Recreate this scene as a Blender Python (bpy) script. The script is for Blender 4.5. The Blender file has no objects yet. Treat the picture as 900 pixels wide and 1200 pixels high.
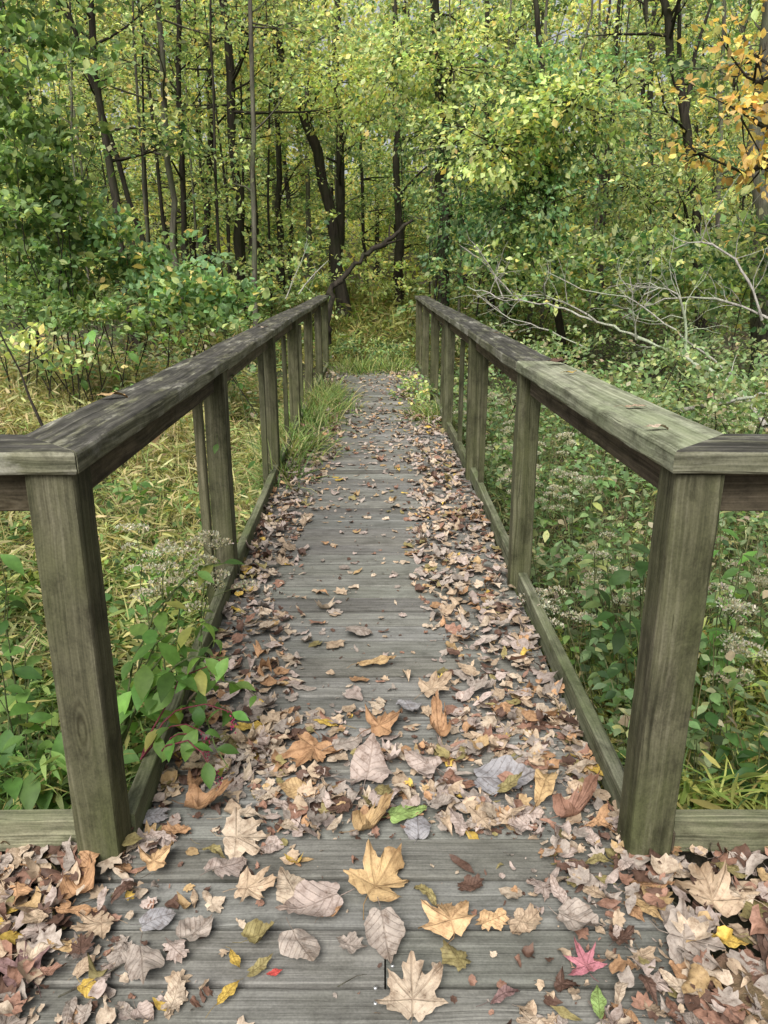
import bpy, math, random
import numpy as np
from mathutils import Vector, Matrix, noise as mnoise

random.seed(7)
RNG = np.random.default_rng(11)
sc = bpy.context.scene
COL = sc.collection
PI = math.pi

# ------------------------------------------------------------------ camera
H = 1.45
FPX = 880.0
TH = math.radians(17.35)
cam_d = bpy.data.cameras.new('camera')
cam = bpy.data.objects.new('camera', cam_d)
COL.objects.link(cam)
cam.location = (0, 0, H)
cam.rotation_euler = (PI / 2 - TH, 0, 0)
cam_d.sensor_fit = 'AUTO'
cam_d.sensor_width = 36.0
cam_d.lens = FPX / 1200 * 36.0
cam_d.clip_start = 0.02
cam_d.clip_end = 500
sc.camera = cam


def ray(px, py):
    u = (px - 450) / FPX
    v = -(py - 600) / FPX
    return (u, math.cos(TH) + v * math.sin(TH), -math.sin(TH) + v * math.cos(TH))


def on_z(px, py, z):
    r = ray(px, py)
    t = (z - H) / r[2]
    return Vector((r[0] * t, r[1] * t, z))


def on_y(px, py, Y):
    r = ray(px, py)
    t = Y / r[1]
    return Vector((r[0] * t, Y, H + r[2] * t))


def sm(t):
    t = np.clip(t, 0, 1)
    return t * t * (3 - 2 * t)


# ------------------------------------------------------------------ world and light
w = bpy.data.worlds.new('World')
sc.world = w
w.use_nodes = True
nt = w.node_tree
bg = nt.nodes['Background']
sky = nt.nodes.new('ShaderNodeTexSky')
sky.sky_type = 'NISHITA'
sky.sun_disc = False
SUN_EL, SUN_ROT = math.radians(50), math.radians(198)
sky.sun_elevation = SUN_EL
sky.sun_rotation = SUN_ROT
sky.air_density = 1.0
sky.dust_density = 4.0
sky.ozone_density = 0.6
hs = nt.nodes.new('ShaderNodeHueSaturation')
hs.inputs['Saturation'].default_value = 0.25
nt.links.new(sky.outputs[0], hs.inputs['Color'])
nt.links.new(hs.outputs[0], bg.inputs[0])
bg.inputs[1].default_value = 0.15
sd = bpy.data.lights.new('sun', 'SUN')
sd.energy = 5.0
sd.angle = math.radians(38)
sd.color = (1.0, 0.975, 0.93)
sun = bpy.data.objects.new('sun', sd)
COL.objects.link(sun)
# light travels along -Z of the lamp; the sky's sun_rotation turns clockwise from +Y
sdir = Vector((math.sin(SUN_ROT) * math.cos(SUN_EL), math.cos(SUN_ROT) * math.cos(SUN_EL), math.sin(SUN_EL)))
sun.rotation_euler = sdir.to_track_quat('Z', 'Y').to_euler()
sc.view_settings.view_transform = 'Standard'
sc.view_settings.look = 'None'
sc.view_settings.exposure = 0
sc.cycles.max_bounces = 8
sc.cycles.diffuse_bounces = 5
sc.cycles.transmission_bounces = 3
sc.cycles.caustics_reflective = False
sc.cycles.caustics_refractive = False


# ------------------------------------------------------------------ materials
def new_mat(name):
    m = bpy.data.materials.new(name)
    m.use_nodes = True
    t = m.node_tree
    b = t.nodes['Principled BSDF']
    return m, t, b


def N(t, typ, **kw):
    n = t.nodes.new(typ)
    for k, v in kw.items():
        setattr(n, k, v)
    return n


def inp(n, **kw):
    for k, v in kw.items():
        n.inputs[k.replace('_', ' ')].default_value = v
    return n


def ramp(t, fac, stops):
    r = N(t, 'ShaderNodeValToRGB')
    els = r.color_ramp.elements
    while len(els) < len(stops):
        els.new(0.5)
    for e, (p, c) in zip(els, stops):
        e.position = p
        e.color = (c[0], c[1], c[2], 1)
    t.links.new(fac, r.inputs[0])
    return r.outputs[0]


def mixc(t, fac, a, b, mode='MIX'):
    m = N(t, 'ShaderNodeMix', data_type='RGBA', blend_type=mode)
    if isinstance(fac, (int, float)):
        m.inputs[0].default_value = fac
    else:
        t.links.new(fac, m.inputs[0])
    for s, v in ((6, a), (7, b)):
        if isinstance(v, tuple):
            m.inputs[s].default_value = (v[0], v[1], v[2], 1)
        else:
            t.links.new(v, m.inputs[s])
    return m.outputs[2]


def noise(t, vec, scale, detail=4, rough=0.55, dist=0.0):
    n = N(t, 'ShaderNodeTexNoise')
    inp(n, Scale=scale, Detail=detail, Roughness=rough, Distortion=dist)
    t.links.new(vec, n.inputs['Vector'])
    return n.outputs['Fac']


def mapping(t, vec, scale):
    m = N(t, 'ShaderNodeMapping')
    m.inputs['Scale'].default_value = scale
    t.links.new(vec, m.inputs['Vector'])
    return m.outputs[0]


def math_n(t, op, a, b=None, clamp=False):
    m = N(t, 'ShaderNodeMath', operation=op, use_clamp=clamp)
    for i, v in enumerate((a, b)):
        if v is None:
            continue
        if isinstance(v, (int, float)):
            m.inputs[i].default_value = v
        else:
            t.links.new(v, m.inputs[i])
    return m.outputs[0]


def wood_mat(name, dark, mid, light, moss, moss_amt, patch=None, patch_amt=0.0, grain=(1.2, 60, 60), bump=0.6,
             top_dark=None, seed=0.0, low_moss=0.0, calm=False):
    """weathered board: grain runs along gco.x; algae and stains from broad noise"""
    m, t, b = new_mat(name)
    a = N(t, 'ShaderNodeAttribute', attribute_name='gco')
    g = N(t, 'ShaderNodeVectorMath', operation='ADD')
    t.links.new(a.outputs['Vector'], g.inputs[0])
    g.inputs[1].default_value = (seed, seed * 1.7, 0)
    gv = g.outputs[0]
    # gentle waviness of the grain
    wv = N(t, 'ShaderNodeTexNoise')
    inp(wv, Scale=2.2, Detail=2)
    t.links.new(gv, wv.inputs['Vector'])
    off = N(t, 'ShaderNodeVectorMath', operation='MULTIPLY_ADD')
    t.links.new(wv.outputs['Color'], off.inputs[0])
    off.inputs[1].default_value = (0.0, 0.03, 0.03)
    t.links.new(gv, off.inputs[2])
    gw = off.outputs[0]
    n1 = noise(t, mapping(t, gw, grain), 1.0, 5, 0.65, 0.4)
    n2 = noise(t, mapping(t, gw, (grain[0] * 0.6, grain[1] * 3.0, grain[2] * 3.0)), 1.0, 3, 0.6)
    gr = math_n(t, 'ADD', math_n(t, 'MULTIPLY', n1, 0.65), math_n(t, 'MULTIPLY', n2, 0.35))
    c = ramp(t, gr, [(0.36, dark), (0.5, mid), (0.64, light)])
    ck = noise(t, mapping(t, gw, (grain[0] * 0.45, grain[1] * 0.8, grain[2] * 0.8)), 1.0, 2, 0.5)
    crack = ramp(t, ck, [(0.655, (1, 1, 1)), (0.67, (0.2, 0.19, 0.17)), (0.685, (1, 1, 1))])
    c = mixc(t, 0.35 if calm else 0.9, c, crack, 'MULTIPLY')
    vo = N(t, 'ShaderNodeTexVoronoi')
    inp(vo, Scale=1.0, Randomness=0.9)
    t.links.new(mapping(t, gv, (2.2, 9.0, 9.0)), vo.inputs['Vector'])
    rsel = N(t, 'ShaderNodeSeparateColor')
    t.links.new(vo.outputs['Color'], rsel.inputs[0])
    near = ramp(t, vo.outputs['Distance'], [(0.05, (1, 1, 1)), (0.30, (0, 0, 0))])
    kmask = math_n(t, 'MULTIPLY', near, math_n(t, 'GREATER_THAN', rsel.outputs[0], 0.72))
    rings = math_n(t, 'ADD', math_n(t, 'MULTIPLY', math_n(t, 'SINE', math_n(t, 'MULTIPLY', vo.outputs['Distance'], 95.0)), 0.5), 0.5)
    c = mixc(t, kmask, c, mixc(t, rings, (dark[0] * .8, dark[1] * .7, dark[2] * .6), mid))
    # board-to-board tone
    bt = N(t, 'ShaderNodeAttribute', attribute_name='btone')
    c = mixc(t, 1.0, c, bt.outputs['Color'], 'MULTIPLY')
    broad = noise(t, mapping(t, gv, (2.0, 5.0, 5.0)), 1.0, 5, 0.65)
    mf = ramp(t, broad, [(0.38, (0, 0, 0)), (0.66, (1, 1, 1))])
    mf = math_n(t, 'MULTIPLY', mf, moss_amt, True)
    if low_moss:
        geo0 = N(t, 'ShaderNodeNewGeometry')
        sx0 = N(t, 'ShaderNodeSeparateXYZ')
        t.links.new(geo0.outputs['Position'], sx0.inputs[0])
        mr = N(t, 'ShaderNodeMapRange')
        inp(mr, From_Min=1.0, From_Max=0.0, To_Min=0.0, To_Max=low_moss)
        t.links.new(sx0.outputs['Z'], mr.inputs[0])
        mf = math_n(t, 'ADD', mf, math_n(t, 'MULTIPLY', mr.outputs[0], broad), True)
    c = mixc(t, mf, c, moss)
    if patch:
        p = noise(t, mapping(t, gv, (3.3, 9.0, 9.0)), 1.0, 6, 0.7)
        pf = ramp(t, p, [(0.5, (0, 0, 0)), (0.62, (1, 1, 1))])
        c = mixc(t, math_n(t, 'MULTIPLY', pf, patch_amt), c, patch)
    if top_dark:
        geo = N(t, 'ShaderNodeNewGeometry')
        sx = N(t, 'ShaderNodeSeparateXYZ')
        t.links.new(geo.outputs['Normal'], sx.inputs[0])
        tf = ramp(t, sx.outputs['Z'], [(0.6, (0, 0, 0)), (0.9, (1, 1, 1))])
        br = ramp(t, noise(t, mapping(t, gv, (3.0, 16, 16)), 1.0, 7, 0.75), [(0.40, (1, 1, 1)), (0.53, (0.85, 0.85, 0.85)), (0.60, (0.05, 0.05, 0.05))])
        c = mixc(t, math_n(t, 'MULTIPLY', math_n(t, 'MULTIPLY', tf, br), 0.92), c, ramp(t, gr, [(0.38, (top_dark[0] * .45, top_dark[1] * .45, top_dark[2] * .45)), (0.52, top_dark), (0.66, (top_dark[0] * 2.6, top_dark[1] * 2.6, top_dark[2] * 2.5))]))
    # stains that run down or soak in, and the worn paler arrises
    st = noise(t, mapping(t, gv, (6.0, 11.0, 11.0)), 1.0, 7, 0.75, 0.3)
    c = mixc(t, 0.45 if calm else 0.7, c, ramp(t, st, [(0.36, (0.30, 0.29, 0.27)), (0.52, (1, 1, 1)), (0.7, (1.25, 1.24, 1.2))]), 'MULTIPLY')
    # speckle of dirt
    sp = noise(t, gv, 160, 2, 0.6)
    c = mixc(t, 0.32, c, ramp(t, sp, [(0.3, (0.45, 0.45, 0.45)), (0.62, (1.15, 1.13, 1.1))]), 'MULTIPLY')
    t.links.new(c, b.inputs['Base Color'])
    b.inputs['Roughness'].default_value = 0.86
    b.inputs['Specular IOR Level'].default_value = 0.2
    bp = N(t, 'ShaderNodeBump')
    inp(bp, Strength=bump, Distance=0.004)
    hh = math_n(t, 'ADD', math_n(t, 'MULTIPLY', gr, crack), math_n(t, 'MULTIPLY', sp, 0.15))
    t.links.new(hh, bp.inputs['Height'])
    t.links.new(bp.outputs[0], b.inputs['Normal'])
    return m


M_POST = wood_mat('post_wood', (0.035, 0.033, 0.02), (0.105, 0.10, 0.062), (0.20, 0.188, 0.128), (0.075, 0.082, 0.034), 0.6, low_moss=0.55, grain=(0.6, 45, 45), bump=0.9)
M_CAPL = wood_mat('dark_handrail_wood', (0.055, 0.055, 0.038), (0.145, 0.14, 0.10), (0.30, 0.29, 0.225), (0.11, 0.115, 0.055), 0.5, (0.50, 0.48, 0.43), 0.4, top_dark=(0.04, 0.037, 0.035), seed=3.1)
M_CAPR = wood_mat('green_handrail_wood', (0.08, 0.085, 0.05), (0.21, 0.21, 0.15), (0.37, 0.37, 0.28), (0.20, 0.235, 0.13), 0.6, (0.06, 0.055, 0.05), 0.4, seed=9.2)
M_DECK = wood_mat('deck_wood', (0.115, 0.113, 0.104), (0.185, 0.182, 0.168), (0.275, 0.27, 0.25), (0.11, 0.112, 0.082), 0.35, (0.06, 0.055, 0.045), 0.25, grain=(1.6, 90, 40), bump=0.9, seed=5.5, calm=True)
M_APRON = wood_mat('apron_wood', (0.045, 0.036, 0.025), (0.105, 0.084, 0.058), (0.185, 0.15, 0.108), (0.07, 0.065, 0.03), 0.4, seed=1.4)
M_TOE = wood_mat('toe_board_wood', (0.06, 0.06, 0.04), (0.17, 0.168, 0.115), (0.29, 0.285, 0.2), (0.10, 0.125, 0.05), 0.8, seed=7.7)


def leaf_mat(name, trans=0.35, rough=0.55, var=0.35, spec=0.3):
    m, t, b = new_mat(name)
    a = N(t, 'ShaderNodeAttribute', attribute_name='Col')
    oi = N(t, 'ShaderNodeObjectInfo')
    c = mixc(t, 1.0, a.outputs['Color'], oi.outputs['Color'], 'MULTIPLY')
    tc = N(t, 'ShaderNodeTexCoord')
    n = noise(t, tc.outputs['Object'], 40, 3, 0.6)
    c = mixc(t, var, c, ramp(t, n, [(0.3, (0.45, 0.45, 0.45)), (0.7, (1.4, 1.4, 1.3))]), 'MULTIPLY')
    t.links.new(c, b.inputs['Base Color'])
    b.inputs['Roughness'].default_value = rough
    b.inputs['Specular IOR Level'].default_value = spec
    tr = N(t, 'ShaderNodeBsdfTranslucent')
    t.links.new(mixc(t, 1.0, c, (2.0, 1.95, 1.2), 'MULTIPLY'), tr.inputs[0])
    mx = N(t, 'ShaderNodeMixShader')
    mx.inputs[0].default_value = trans
    t.links.new(b.outputs[0], mx.inputs[1])
    t.links.new(tr.outputs[0], mx.inputs[2])
    t.links.new(mx.outputs[0], t.nodes['Material Output'].inputs[0])
    return m


M_LEAF = leaf_mat('green_leaf', 0.42)
M_GRASS = leaf_mat('grass_blade', 0.3, 0.6, 0.25)


def dry_leaf_mat(name, sc1, sc2, veins):
    m, t, b = new_mat(name)
    a = N(t, 'ShaderNodeAttribute', attribute_name='Col')
    oi = N(t, 'ShaderNodeObjectInfo')
    c = mixc(t, 1.0, a.outputs['Color'], oi.outputs['Color'], 'MULTIPLY')
    tc = N(t, 'ShaderNodeTexCoord')
    v = tc.outputs['Object']
    if veins:
        sh = N(t, 'ShaderNodeVectorMath', operation='ADD')
        t.links.new(v, sh.inputs[0])
        cmb = N(t, 'ShaderNodeCombineXYZ')
        t.links.new(math_n(t, 'MULTIPLY', oi.outputs['Random'], 40.0), cmb.inputs[0])
        t.links.new(cmb.outputs[0], sh.inputs[1])
        v = sh.outputs[0]
    n = noise(t, v, sc1, 6, 0.7)
    c = mixc(t, 0.85, c, ramp(t, n, [(0.32, (0.40, 0.33, 0.28)), (0.52, (1.0, 1.0, 1.0)), (0.72, (1.22, 1.2, 1.15))]), 'MULTIPLY')
    n2 = noise(t, v, sc2, 3, 0.6)
    c = mixc(t, 0.5, c, ramp(t, n2, [(0.30, (0.35, 0.28, 0.22)), (0.40, (1, 1, 1))]), 'MULTIPLY')
    hgt = n
    if veins:
        la = N(t, 'ShaderNodeAttribute', attribute_name='lxy')
        sx = N(t, 'ShaderNodeSeparateXYZ')
        t.links.new(la.outputs['Vector'], sx.inputs[0])
        x, y, kd = sx.outputs
        ay = math_n(t, 'ABSOLUTE', y)

        def line(dist, w_):
            mr = N(t, 'ShaderNodeMapRange')
            mr.interpolation_type = 'SMOOTHSTEP'
            inp(mr, From_Min=w_ * 0.35, From_Max=w_, To_Min=1.0, To_Max=0.0)
            t.links.new(dist, mr.inputs[0])
            return mr.outputs[0]
        tot = line(ay, 0.03)
        # side veins off the midrib
        fr = math_n(t, 'FRACT', math_n(t, 'MULTIPLY', math_n(t, 'SUBTRACT', x, math_n(t, 'MULTIPLY', ay, 0.85)), 4.6))
        dd = math_n(t, 'ABSOLUTE', math_n(t, 'SUBTRACT', fr, 0.5))
        tot = math_n(t, 'MAXIMUM', tot, math_n(t, 'MULTIPLY', line(dd, 0.11), math_n(t, 'SUBTRACT', 0.75, math_n(t, 'MULTIPLY', kd, 0.45))))
        for th_ in (0.72, 1.62):
            al = math_n(t, 'ADD', math_n(t, 'MULTIPLY', x, math.cos(th_)), math_n(t, 'MULTIPLY', ay, math.sin(th_)))
            pe = math_n(t, 'ABSOLUTE', math_n(t, 'SUBTRACT', math_n(t, 'MULTIPLY', ay, math.cos(th_)), math_n(t, 'MULTIPLY', x, math.sin(th_))))
            rayv = math_n(t, 'MULTIPLY', line(pe, 0.028), math_n(t, 'MULTIPLY', math_n(t, 'GREATER_THAN', al, 0.0), kd))
            tot = math_n(t, 'MAXIMUM', tot, rayv)
        c = mixc(t, math_n(t, 'MULTIPLY', tot, 0.42), c, mixc(t, 1.0, c, (0.42, 0.36, 0.30), 'MULTIPLY'))
        hgt = math_n(t, 'SUBTRACT', n, math_n(t, 'MULTIPLY', tot, 0.5))
        r2 = math_n(t, 'SQRT', math_n(t, 'ADD', math_n(t, 'MULTIPLY', x, x), math_n(t, 'MULTIPLY', y, y)))
        ed = ramp(t, math_n(t, 'ADD', math_n(t, 'MULTIPLY', r2, 0.6), math_n(t, 'MULTIPLY', n2, 0.5)), [(0.55, (1, 1, 1)), (0.9, (0.62, 0.55, 0.48))])
        c = mixc(t, 0.8, c, ed, 'MULTIPLY')
    t.links.new(c, b.inputs['Base Color'])
    b.inputs['Roughness'].default_value = 0.62
    b.inputs['Specular IOR Level'].default_value = 0.3
    bp = N(t, 'ShaderNodeBump')
    inp(bp, Strength=0.7, Distance=0.004)
    t.links.new(hgt, bp.inputs['Height'])
    t.links.new(bp.outputs[0], b.inputs['Normal'])
    return m


M_DRY = dry_leaf_mat('dry_leaf', 3.2, 13, True)
M_LITTER = dry_leaf_mat('dry_litter', 60, 260, False)


def bark_mat(name, dark, light, scale=1.0):
    m, t, b = new_mat(name)
    tc = N(t, 'ShaderNodeTexCoord')
    n = noise(t, mapping(t, tc.outputs['Object'], (14 * scale, 14 * scale, 2.5 * scale)), 1.0, 6, 0.7, 0.5)
    n2 = noise(t, tc.outputs['Object'], 1.3, 4, 0.6)
    c = ramp(t, n, [(0.35, dark), (0.65, light)])
    c = mixc(t, ramp(t, n2, [(0.45, (0, 0, 0)), (0.7, (0.6, 0.6, 0.6))]), c, (light[0] * 0.8, light[1] * 1.15, light[2] * 0.7))
    t.links.new(c, b.inputs['Base Color'])
    b.inputs['Roughness'].default_value = 0.9
    b.inputs['Specular IOR Level'].default_value = 0.15
    bp = N(t, 'ShaderNodeBump')
    inp(bp, Strength=0.9, Distance=0.02)
    t.links.new(n, bp.inputs['Height'])
    t.links.new(bp.outputs[0], b.inputs['Normal'])
    return m


M_BARK = bark_mat('dark_bark', (0.010, 0.008, 0.006), (0.046, 0.038, 0.029))
M_BARKG = bark_mat('grey_bark', (0.04, 0.036, 0.028), (0.15, 0.135, 0.105))
M_DEAD = bark_mat('bleached_dead_wood', (0.17, 0.155, 0.135), (0.48, 0.45, 0.40), 3.0)
M_STEM = bark_mat('green_stem', (0.06, 0.075, 0.03), (0.14, 0.16, 0.07), 4)
M_RED = bark_mat('crimson_stem', (0.13, 0.025, 0.04), (0.27, 0.075, 0.09), 4)


def soil_mat():
    m, t, b = new_mat('forest_soil')
    tc = N(t, 'ShaderNodeTexCoord')
    v = tc.outputs['Object']
    n = noise(t, v, 18, 8, 0.75)
    n2 = noise(t, v, 0.8, 4, 0.6)
    c = ramp(t, n, [(0.3, (0.012, 0.009, 0.007)), (0.5, (0.05, 0.036, 0.024)), (0.7, (0.14, 0.10, 0.065))])
    c = mixc(t, ramp(t, n2, [(0.42, (0, 0, 0)), (0.6, (0.8, 0.8, 0.8))]), c, (0.045, 0.055, 0.02))
    t.links.new(c, b.inputs['Base Color'])
    b.inputs['Roughness'].default_value = 0.95
    bp = N(t, 'ShaderNodeBump')
    inp(bp, Strength=1.0, Distance=0.03)
    t.links.new(n, bp.inputs['Height'])
    t.links.new(bp.outputs[0], b.inputs['Normal'])
    return m


M_SOIL = soil_mat()


def plain_mat(name, col, rough=0.5, metal=0.0):
    m, t, b = new_mat(name)
    tc = N(t, 'ShaderNodeTexCoord')
    n = noise(t, tc.outputs['Object'], 60, 3)
    c = mixc(t, 0.5, col, ramp(t, n, [(0.3, (0.6, 0.6, 0.6)), (0.7, (1.2, 1.2, 1.2))]), 'MULTIPLY')
    t.links.new(c, b.inputs['Base Color'])
    b.inputs['Roughness'].default_value = rough
    b.inputs['Metallic'].default_value = metal
    return m


M_SCREW = plain_mat('screw_zinc', (0.5, 0.5, 0.5), 0.4, 0.7)
M_FLOWER = plain_mat('flower_fluff', (0.50, 0.48, 0.42), 0.9)
M_BERRY = plain_mat('pink_berry', (0.35, 0.03, 0.10), 0.5)


# ------------------------------------------------------------------ object helpers
def tag(o, label=None, cat=None, group=None, kind=None):
    if label:
        o['label'] = label
    if cat:
        o['category'] = cat
    if group:
        o['group'] = group
    if kind:
        o['kind'] = kind
    return o


def empty(name, loc=(0, 0, 0), rz=0.0, parent=None):
    o = bpy.data.objects.new(name, None)
    o.empty_display_size = 0.1
    COL.objects.link(o)
    o.location = loc
    o.rotation_euler = (0, 0, rz)
    if parent:
        o.parent = parent
    return o


def link(name, me, mat=None, parent=None, loc=None):
    o = bpy.data.objects.new(name, me)
    COL.objects.link(o)
    if mat is not None and len(me.materials) == 0:
        me.materials.append(mat)
    if parent:
        o.parent = parent
    if loc is not None:
        o.location = loc
    return o


def mesh_np(name, V, F, col=None, smooth=False):
    """V (n,3); F (m,4) or (m,3) int; col (m,3) per face"""
    me = bpy.data.meshes.new(name)
    V = np.asarray(V, np.float32)
    F = np.asarray(F, np.int32)
    k = F.shape[1]
    me.vertices.add(len(V))
    me.vertices.foreach_set('co', V.ravel())
    me.loops.add(F.size)
    me.loops.foreach_set('vertex_index', F.ravel())
    me.polygons.add(len(F))
    me.polygons.foreach_set('loop_start', np.arange(0, F.size, k, dtype=np.int32))
    if smooth:
        me.polygons.foreach_set('use_smooth', np.ones(len(F), bool))
    me.update(calc_edges=True)
    if col is not None:
        at = me.attributes.new('Col', 'FLOAT_COLOR', 'FACE')
        c4 = np.ones((len(F), 4), np.float32)
        c4[:, :3] = col
        at.data.foreach_set('color', c4.ravel())
    return me


def unit(a):
    return a / np.maximum(np.linalg.norm(a, axis=-1, keepdims=True), 1e-9)


class Soup:
    """collects vertex / quad / colour arrays"""

    def __init__(s):
        s.V, s.F, s.C, s.n = [], [], [], 0

    def add(s, V, F, C):
        s.V.append(V.reshape(-1, 3))
        s.F.append(F.reshape(-1, 4) + s.n)
        s.C.append(C.reshape(-1, 3))
        s.n += len(s.V[-1])

    def ribbons(s, P, D, U, L, W, C, prof, bend=0.0, fold=0.0):
        """leaf blades: base P, direction D, up U, length L, half-width W, profile over rows, bend (rad) towards -U"""
        n = len(P)
        if n == 0:
            return
        D = unit(D)
        U = unit(U - (U * D).sum(1, keepdims=True) * D)
        S = np.cross(D, U)
        k = len(prof)
        ts = np.linspace(0, 1, k)
        b = np.broadcast_to(np.asarray(bend, float), (n,)).copy()
        b[np.abs(b) < 1e-3] = 1e-3
        fo = np.broadcast_to(np.asarray(fold, float), (n,))
        rows = np.zeros((n, k, 3, 3), np.float32)
        for i, t in enumerate(ts):
            a = b * t
            c = P + (L * np.sin(a) / b)[:, None] * D - (L * (1 - np.cos(a)) / b)[:, None] * U
            up = np.cos(a)[:, None] * U + np.sin(a)[:, None] * D
            wv = (W * prof[i])[:, None]
            rows[:, i, 1] = c
            rows[:, i, 0] = c - S * wv + up * wv * fo[:, None]
            rows[:, i, 2] = c + S * wv + up * wv * fo[:, None]
        base = (np.arange(n) * k * 3)[:, None, None]
        f = []
        for i in range(k - 1):
            for j in range(2):
                f.append([i * 3 + j, i * 3 + j + 1, (i + 1) * 3 + j + 1, (i + 1) * 3 + j])
        f = np.array(f)[None] + base
        s.add(rows, f, np.repeat(C[:, None, :], f.shape[1], 1))

    def blades(s, P, D, U, L, W, C, prof, bend):
        """two-column grass blades"""
        n = len(P)
        if n == 0:
            return
        D = unit(D)
        U = unit(U - (U * D).sum(1, keepdims=True) * D)
        S = np.cross(D, U)
        k = len(prof)
        b = np.broadcast_to(np.asarray(bend, float), (n,)).copy()
        b[np.abs(b) < 1e-3] = 1e-3
        rows = np.zeros((n, k, 2, 3), np.float32)
        for i, t in enumerate(np.linspace(0, 1, k)):
            a = b * t
            c = P + (L * np.sin(a) / b)[:, None] * D - (L * (1 - np.cos(a)) / b)[:, None] * U
            wv = (W * prof[i])[:, None]
            rows[:, i, 0] = c - S * wv
            rows[:, i, 1] = c + S * wv
        base = (np.arange(n) * k * 2)[:, None, None]
        f = np.array([[i * 2, i * 2 + 1, i * 2 + 3, i * 2 + 2] for i in range(k - 1)])[None] + base
        s.add(rows, f, np.repeat(C[:, None, :], f.shape[1], 1))

    def tube(s, pts, radii, sides=6, col=(1, 1, 1), cap=True):
        pts = np.asarray([tuple(p) for p in pts], float)
        k = len(pts)
        rad = np.asarray(radii, float)
        T = np.gradient(pts, axis=0)
        T = unit(T)
        ref = np.array([0.0, 1.0, 0.0]) if abs(T[0][1]) < 0.8 else np.array([1.0, 0, 0])
        A = unit(np.cross(T, ref))
        B = np.cross(T, A)
        ang = np.linspace(0, 2 * PI, sides, endpoint=False)
        V = pts[:, None, :] + rad[:, None, None] * (np.cos(ang)[None, :, None] * A[:, None, :] + np.sin(ang)[None, :, None] * B[:, None, :])
        f = []
        for i in range(k - 1):
            for j in range(sides):
                j2 = (j + 1) % sides
                f.append([i * sides + j, i * sides + j2, (i + 1) * sides + j2, (i + 1) * sides + j])
        f = np.array(f)
        s.add(V, f, np.tile(np.array(col, float), (len(f), 1)))

    def mesh(s, name, smooth=False):
        return mesh_np(name, np.concatenate(s.V), np.concatenate(s.F), np.concatenate(s.C), smooth)


def pick(pal, n, rng=RNG, jit=0.22):
    """pal: list of (weight, (r,g,b))"""
    wts = np.array([p[0] for p in pal], float)
    idx = rng.choice(len(pal), n, p=wts / wts.sum())
    c = np.array([p[1] for p in pal])[idx]
    return c * (1 + jit * rng.standard_normal((n, 1))).clip(0.45, 1.9) * (1 + 0.06 * rng.standard_normal((n, 3)))


OVAL = (0.06, 0.8, 1.0, 0.55, 0.0)
OVAL3 = (0.1, 1.0, 0.0)
LANCE = (0.5, 1.0, 0.65, 0.0)

GREEN = (0.17, 0.255, 0.105)
DGREEN = (0.06, 0.125, 0.05)
BGREEN = (0.19, 0.32, 0.155)
YGREEN = (0.41, 0.48, 0.19)
LIME = (0.54, 0.62, 0.28)
YEL = (0.66, 0.56, 0.22)
ORA = (0.58, 0.30, 0.05)
TAN = (0.40, 0.30, 0.14)
OLIVE = (0.30, 0.34, 0.17)


# ------------------------------------------------------------------ terrain
def ground_z(x, y):
    x = np.asarray(x, float)
    y = np.asarray(y, float)
    hollow = -0.42 * sm((y - 1.72) / 0.5) * (1 - sm((y - 12.3) / 1.2))
    left = 0.5 * sm((-x - 1.0) / 4.5) * sm((y - 3) / 4)
    right = 0.30 * sm((x - 1.2) / 5.0) * sm((y - 3) / 4)
    far = 0.55 * sm((y - 12.5) / 7) + 0.035 * np.clip(y - 18, 0, None) + 0.10 * np.clip(y - 38, 0, None)
    return hollow + left + right + far


def build_ground():
    xs = np.concatenate([np.linspace(-90, -8, 30), np.linspace(-7.5, 7.5, 110), np.linspace(8, 90, 30)])
    ys = np.concatenate([np.linspace(-8, 0.2, 10), np.linspace(0.4, 16, 110), np.linspace(16.8, 110, 60)])
    X, Y = np.meshgrid(xs, ys)
    Z = ground_z(X, Y)
    nz = np.array([mnoise.noise((a * 1.7, b * 1.7, 0)) * 0.02 + mnoise.noise((a * 0.4, b * 0.4, 5)) * 0.05 for a, b in zip(X.ravel(), Y.ravel())]).reshape(X.shape)
    flat = 1 - sm((1.75 - np.abs(X)) / 0.5) * sm((1.9 - Y) / 0.3)
    Z = Z + nz * (0.25 + 0.75 * flat) - 0.02
    under = (np.abs(X) < 0.85) & (Y < 1.75)
    Z[under] -= 0.06
    nx, ny = len(xs), len(ys)
    idx = np.arange(nx * ny).reshape(ny, nx)
    F = np.stack([idx[:-1, :-1], idx[:-1, 1:], idx[1:, 1:], idx[1:, :-1]], -1).reshape(-1, 4)
    me = mesh_np('ground', np.stack([X, Y, Z], -1).reshape(-1, 3), F, None, True)
    o = link('ground', me, M_SOIL)
    tag(o, 'dark forest soil under the bridge and woods', None, None, 'structure')


build_ground()

# ------------------------------------------------------------------ the footbridge
# post lines: (Y, inner face x) from the photograph's own perspective
LP = [(1.552, -0.663), (3.45, -0.735), (5.55, -0.80), (7.40, -0.835), (9.30, -0.87), (11.1, -0.90), (12.7, -0.92)]
RP = [(1.552, 0.622), (3.36, 0.610), (5.45, 0.610), (7.30, 0.580), (9.20, 0.565), (11.0, 0.55), (12.6, 0.52)]
PW = 0.098
PTOP = 1.05
TOPS = [1.05, 1.04, 1.048, 1.072, 1.078, 1.095, 1.118]
CAPT = 0.052


def lin(pts, y):
    ys = [p[0] for p in pts]
    xs = [p[1] for p in pts]
    if y < ys[0]:
        return xs[0] + (xs[1] - xs[0]) / (ys[1] - ys[0]) * (y - ys[0])
    return float(np.interp(y, ys, xs))


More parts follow.
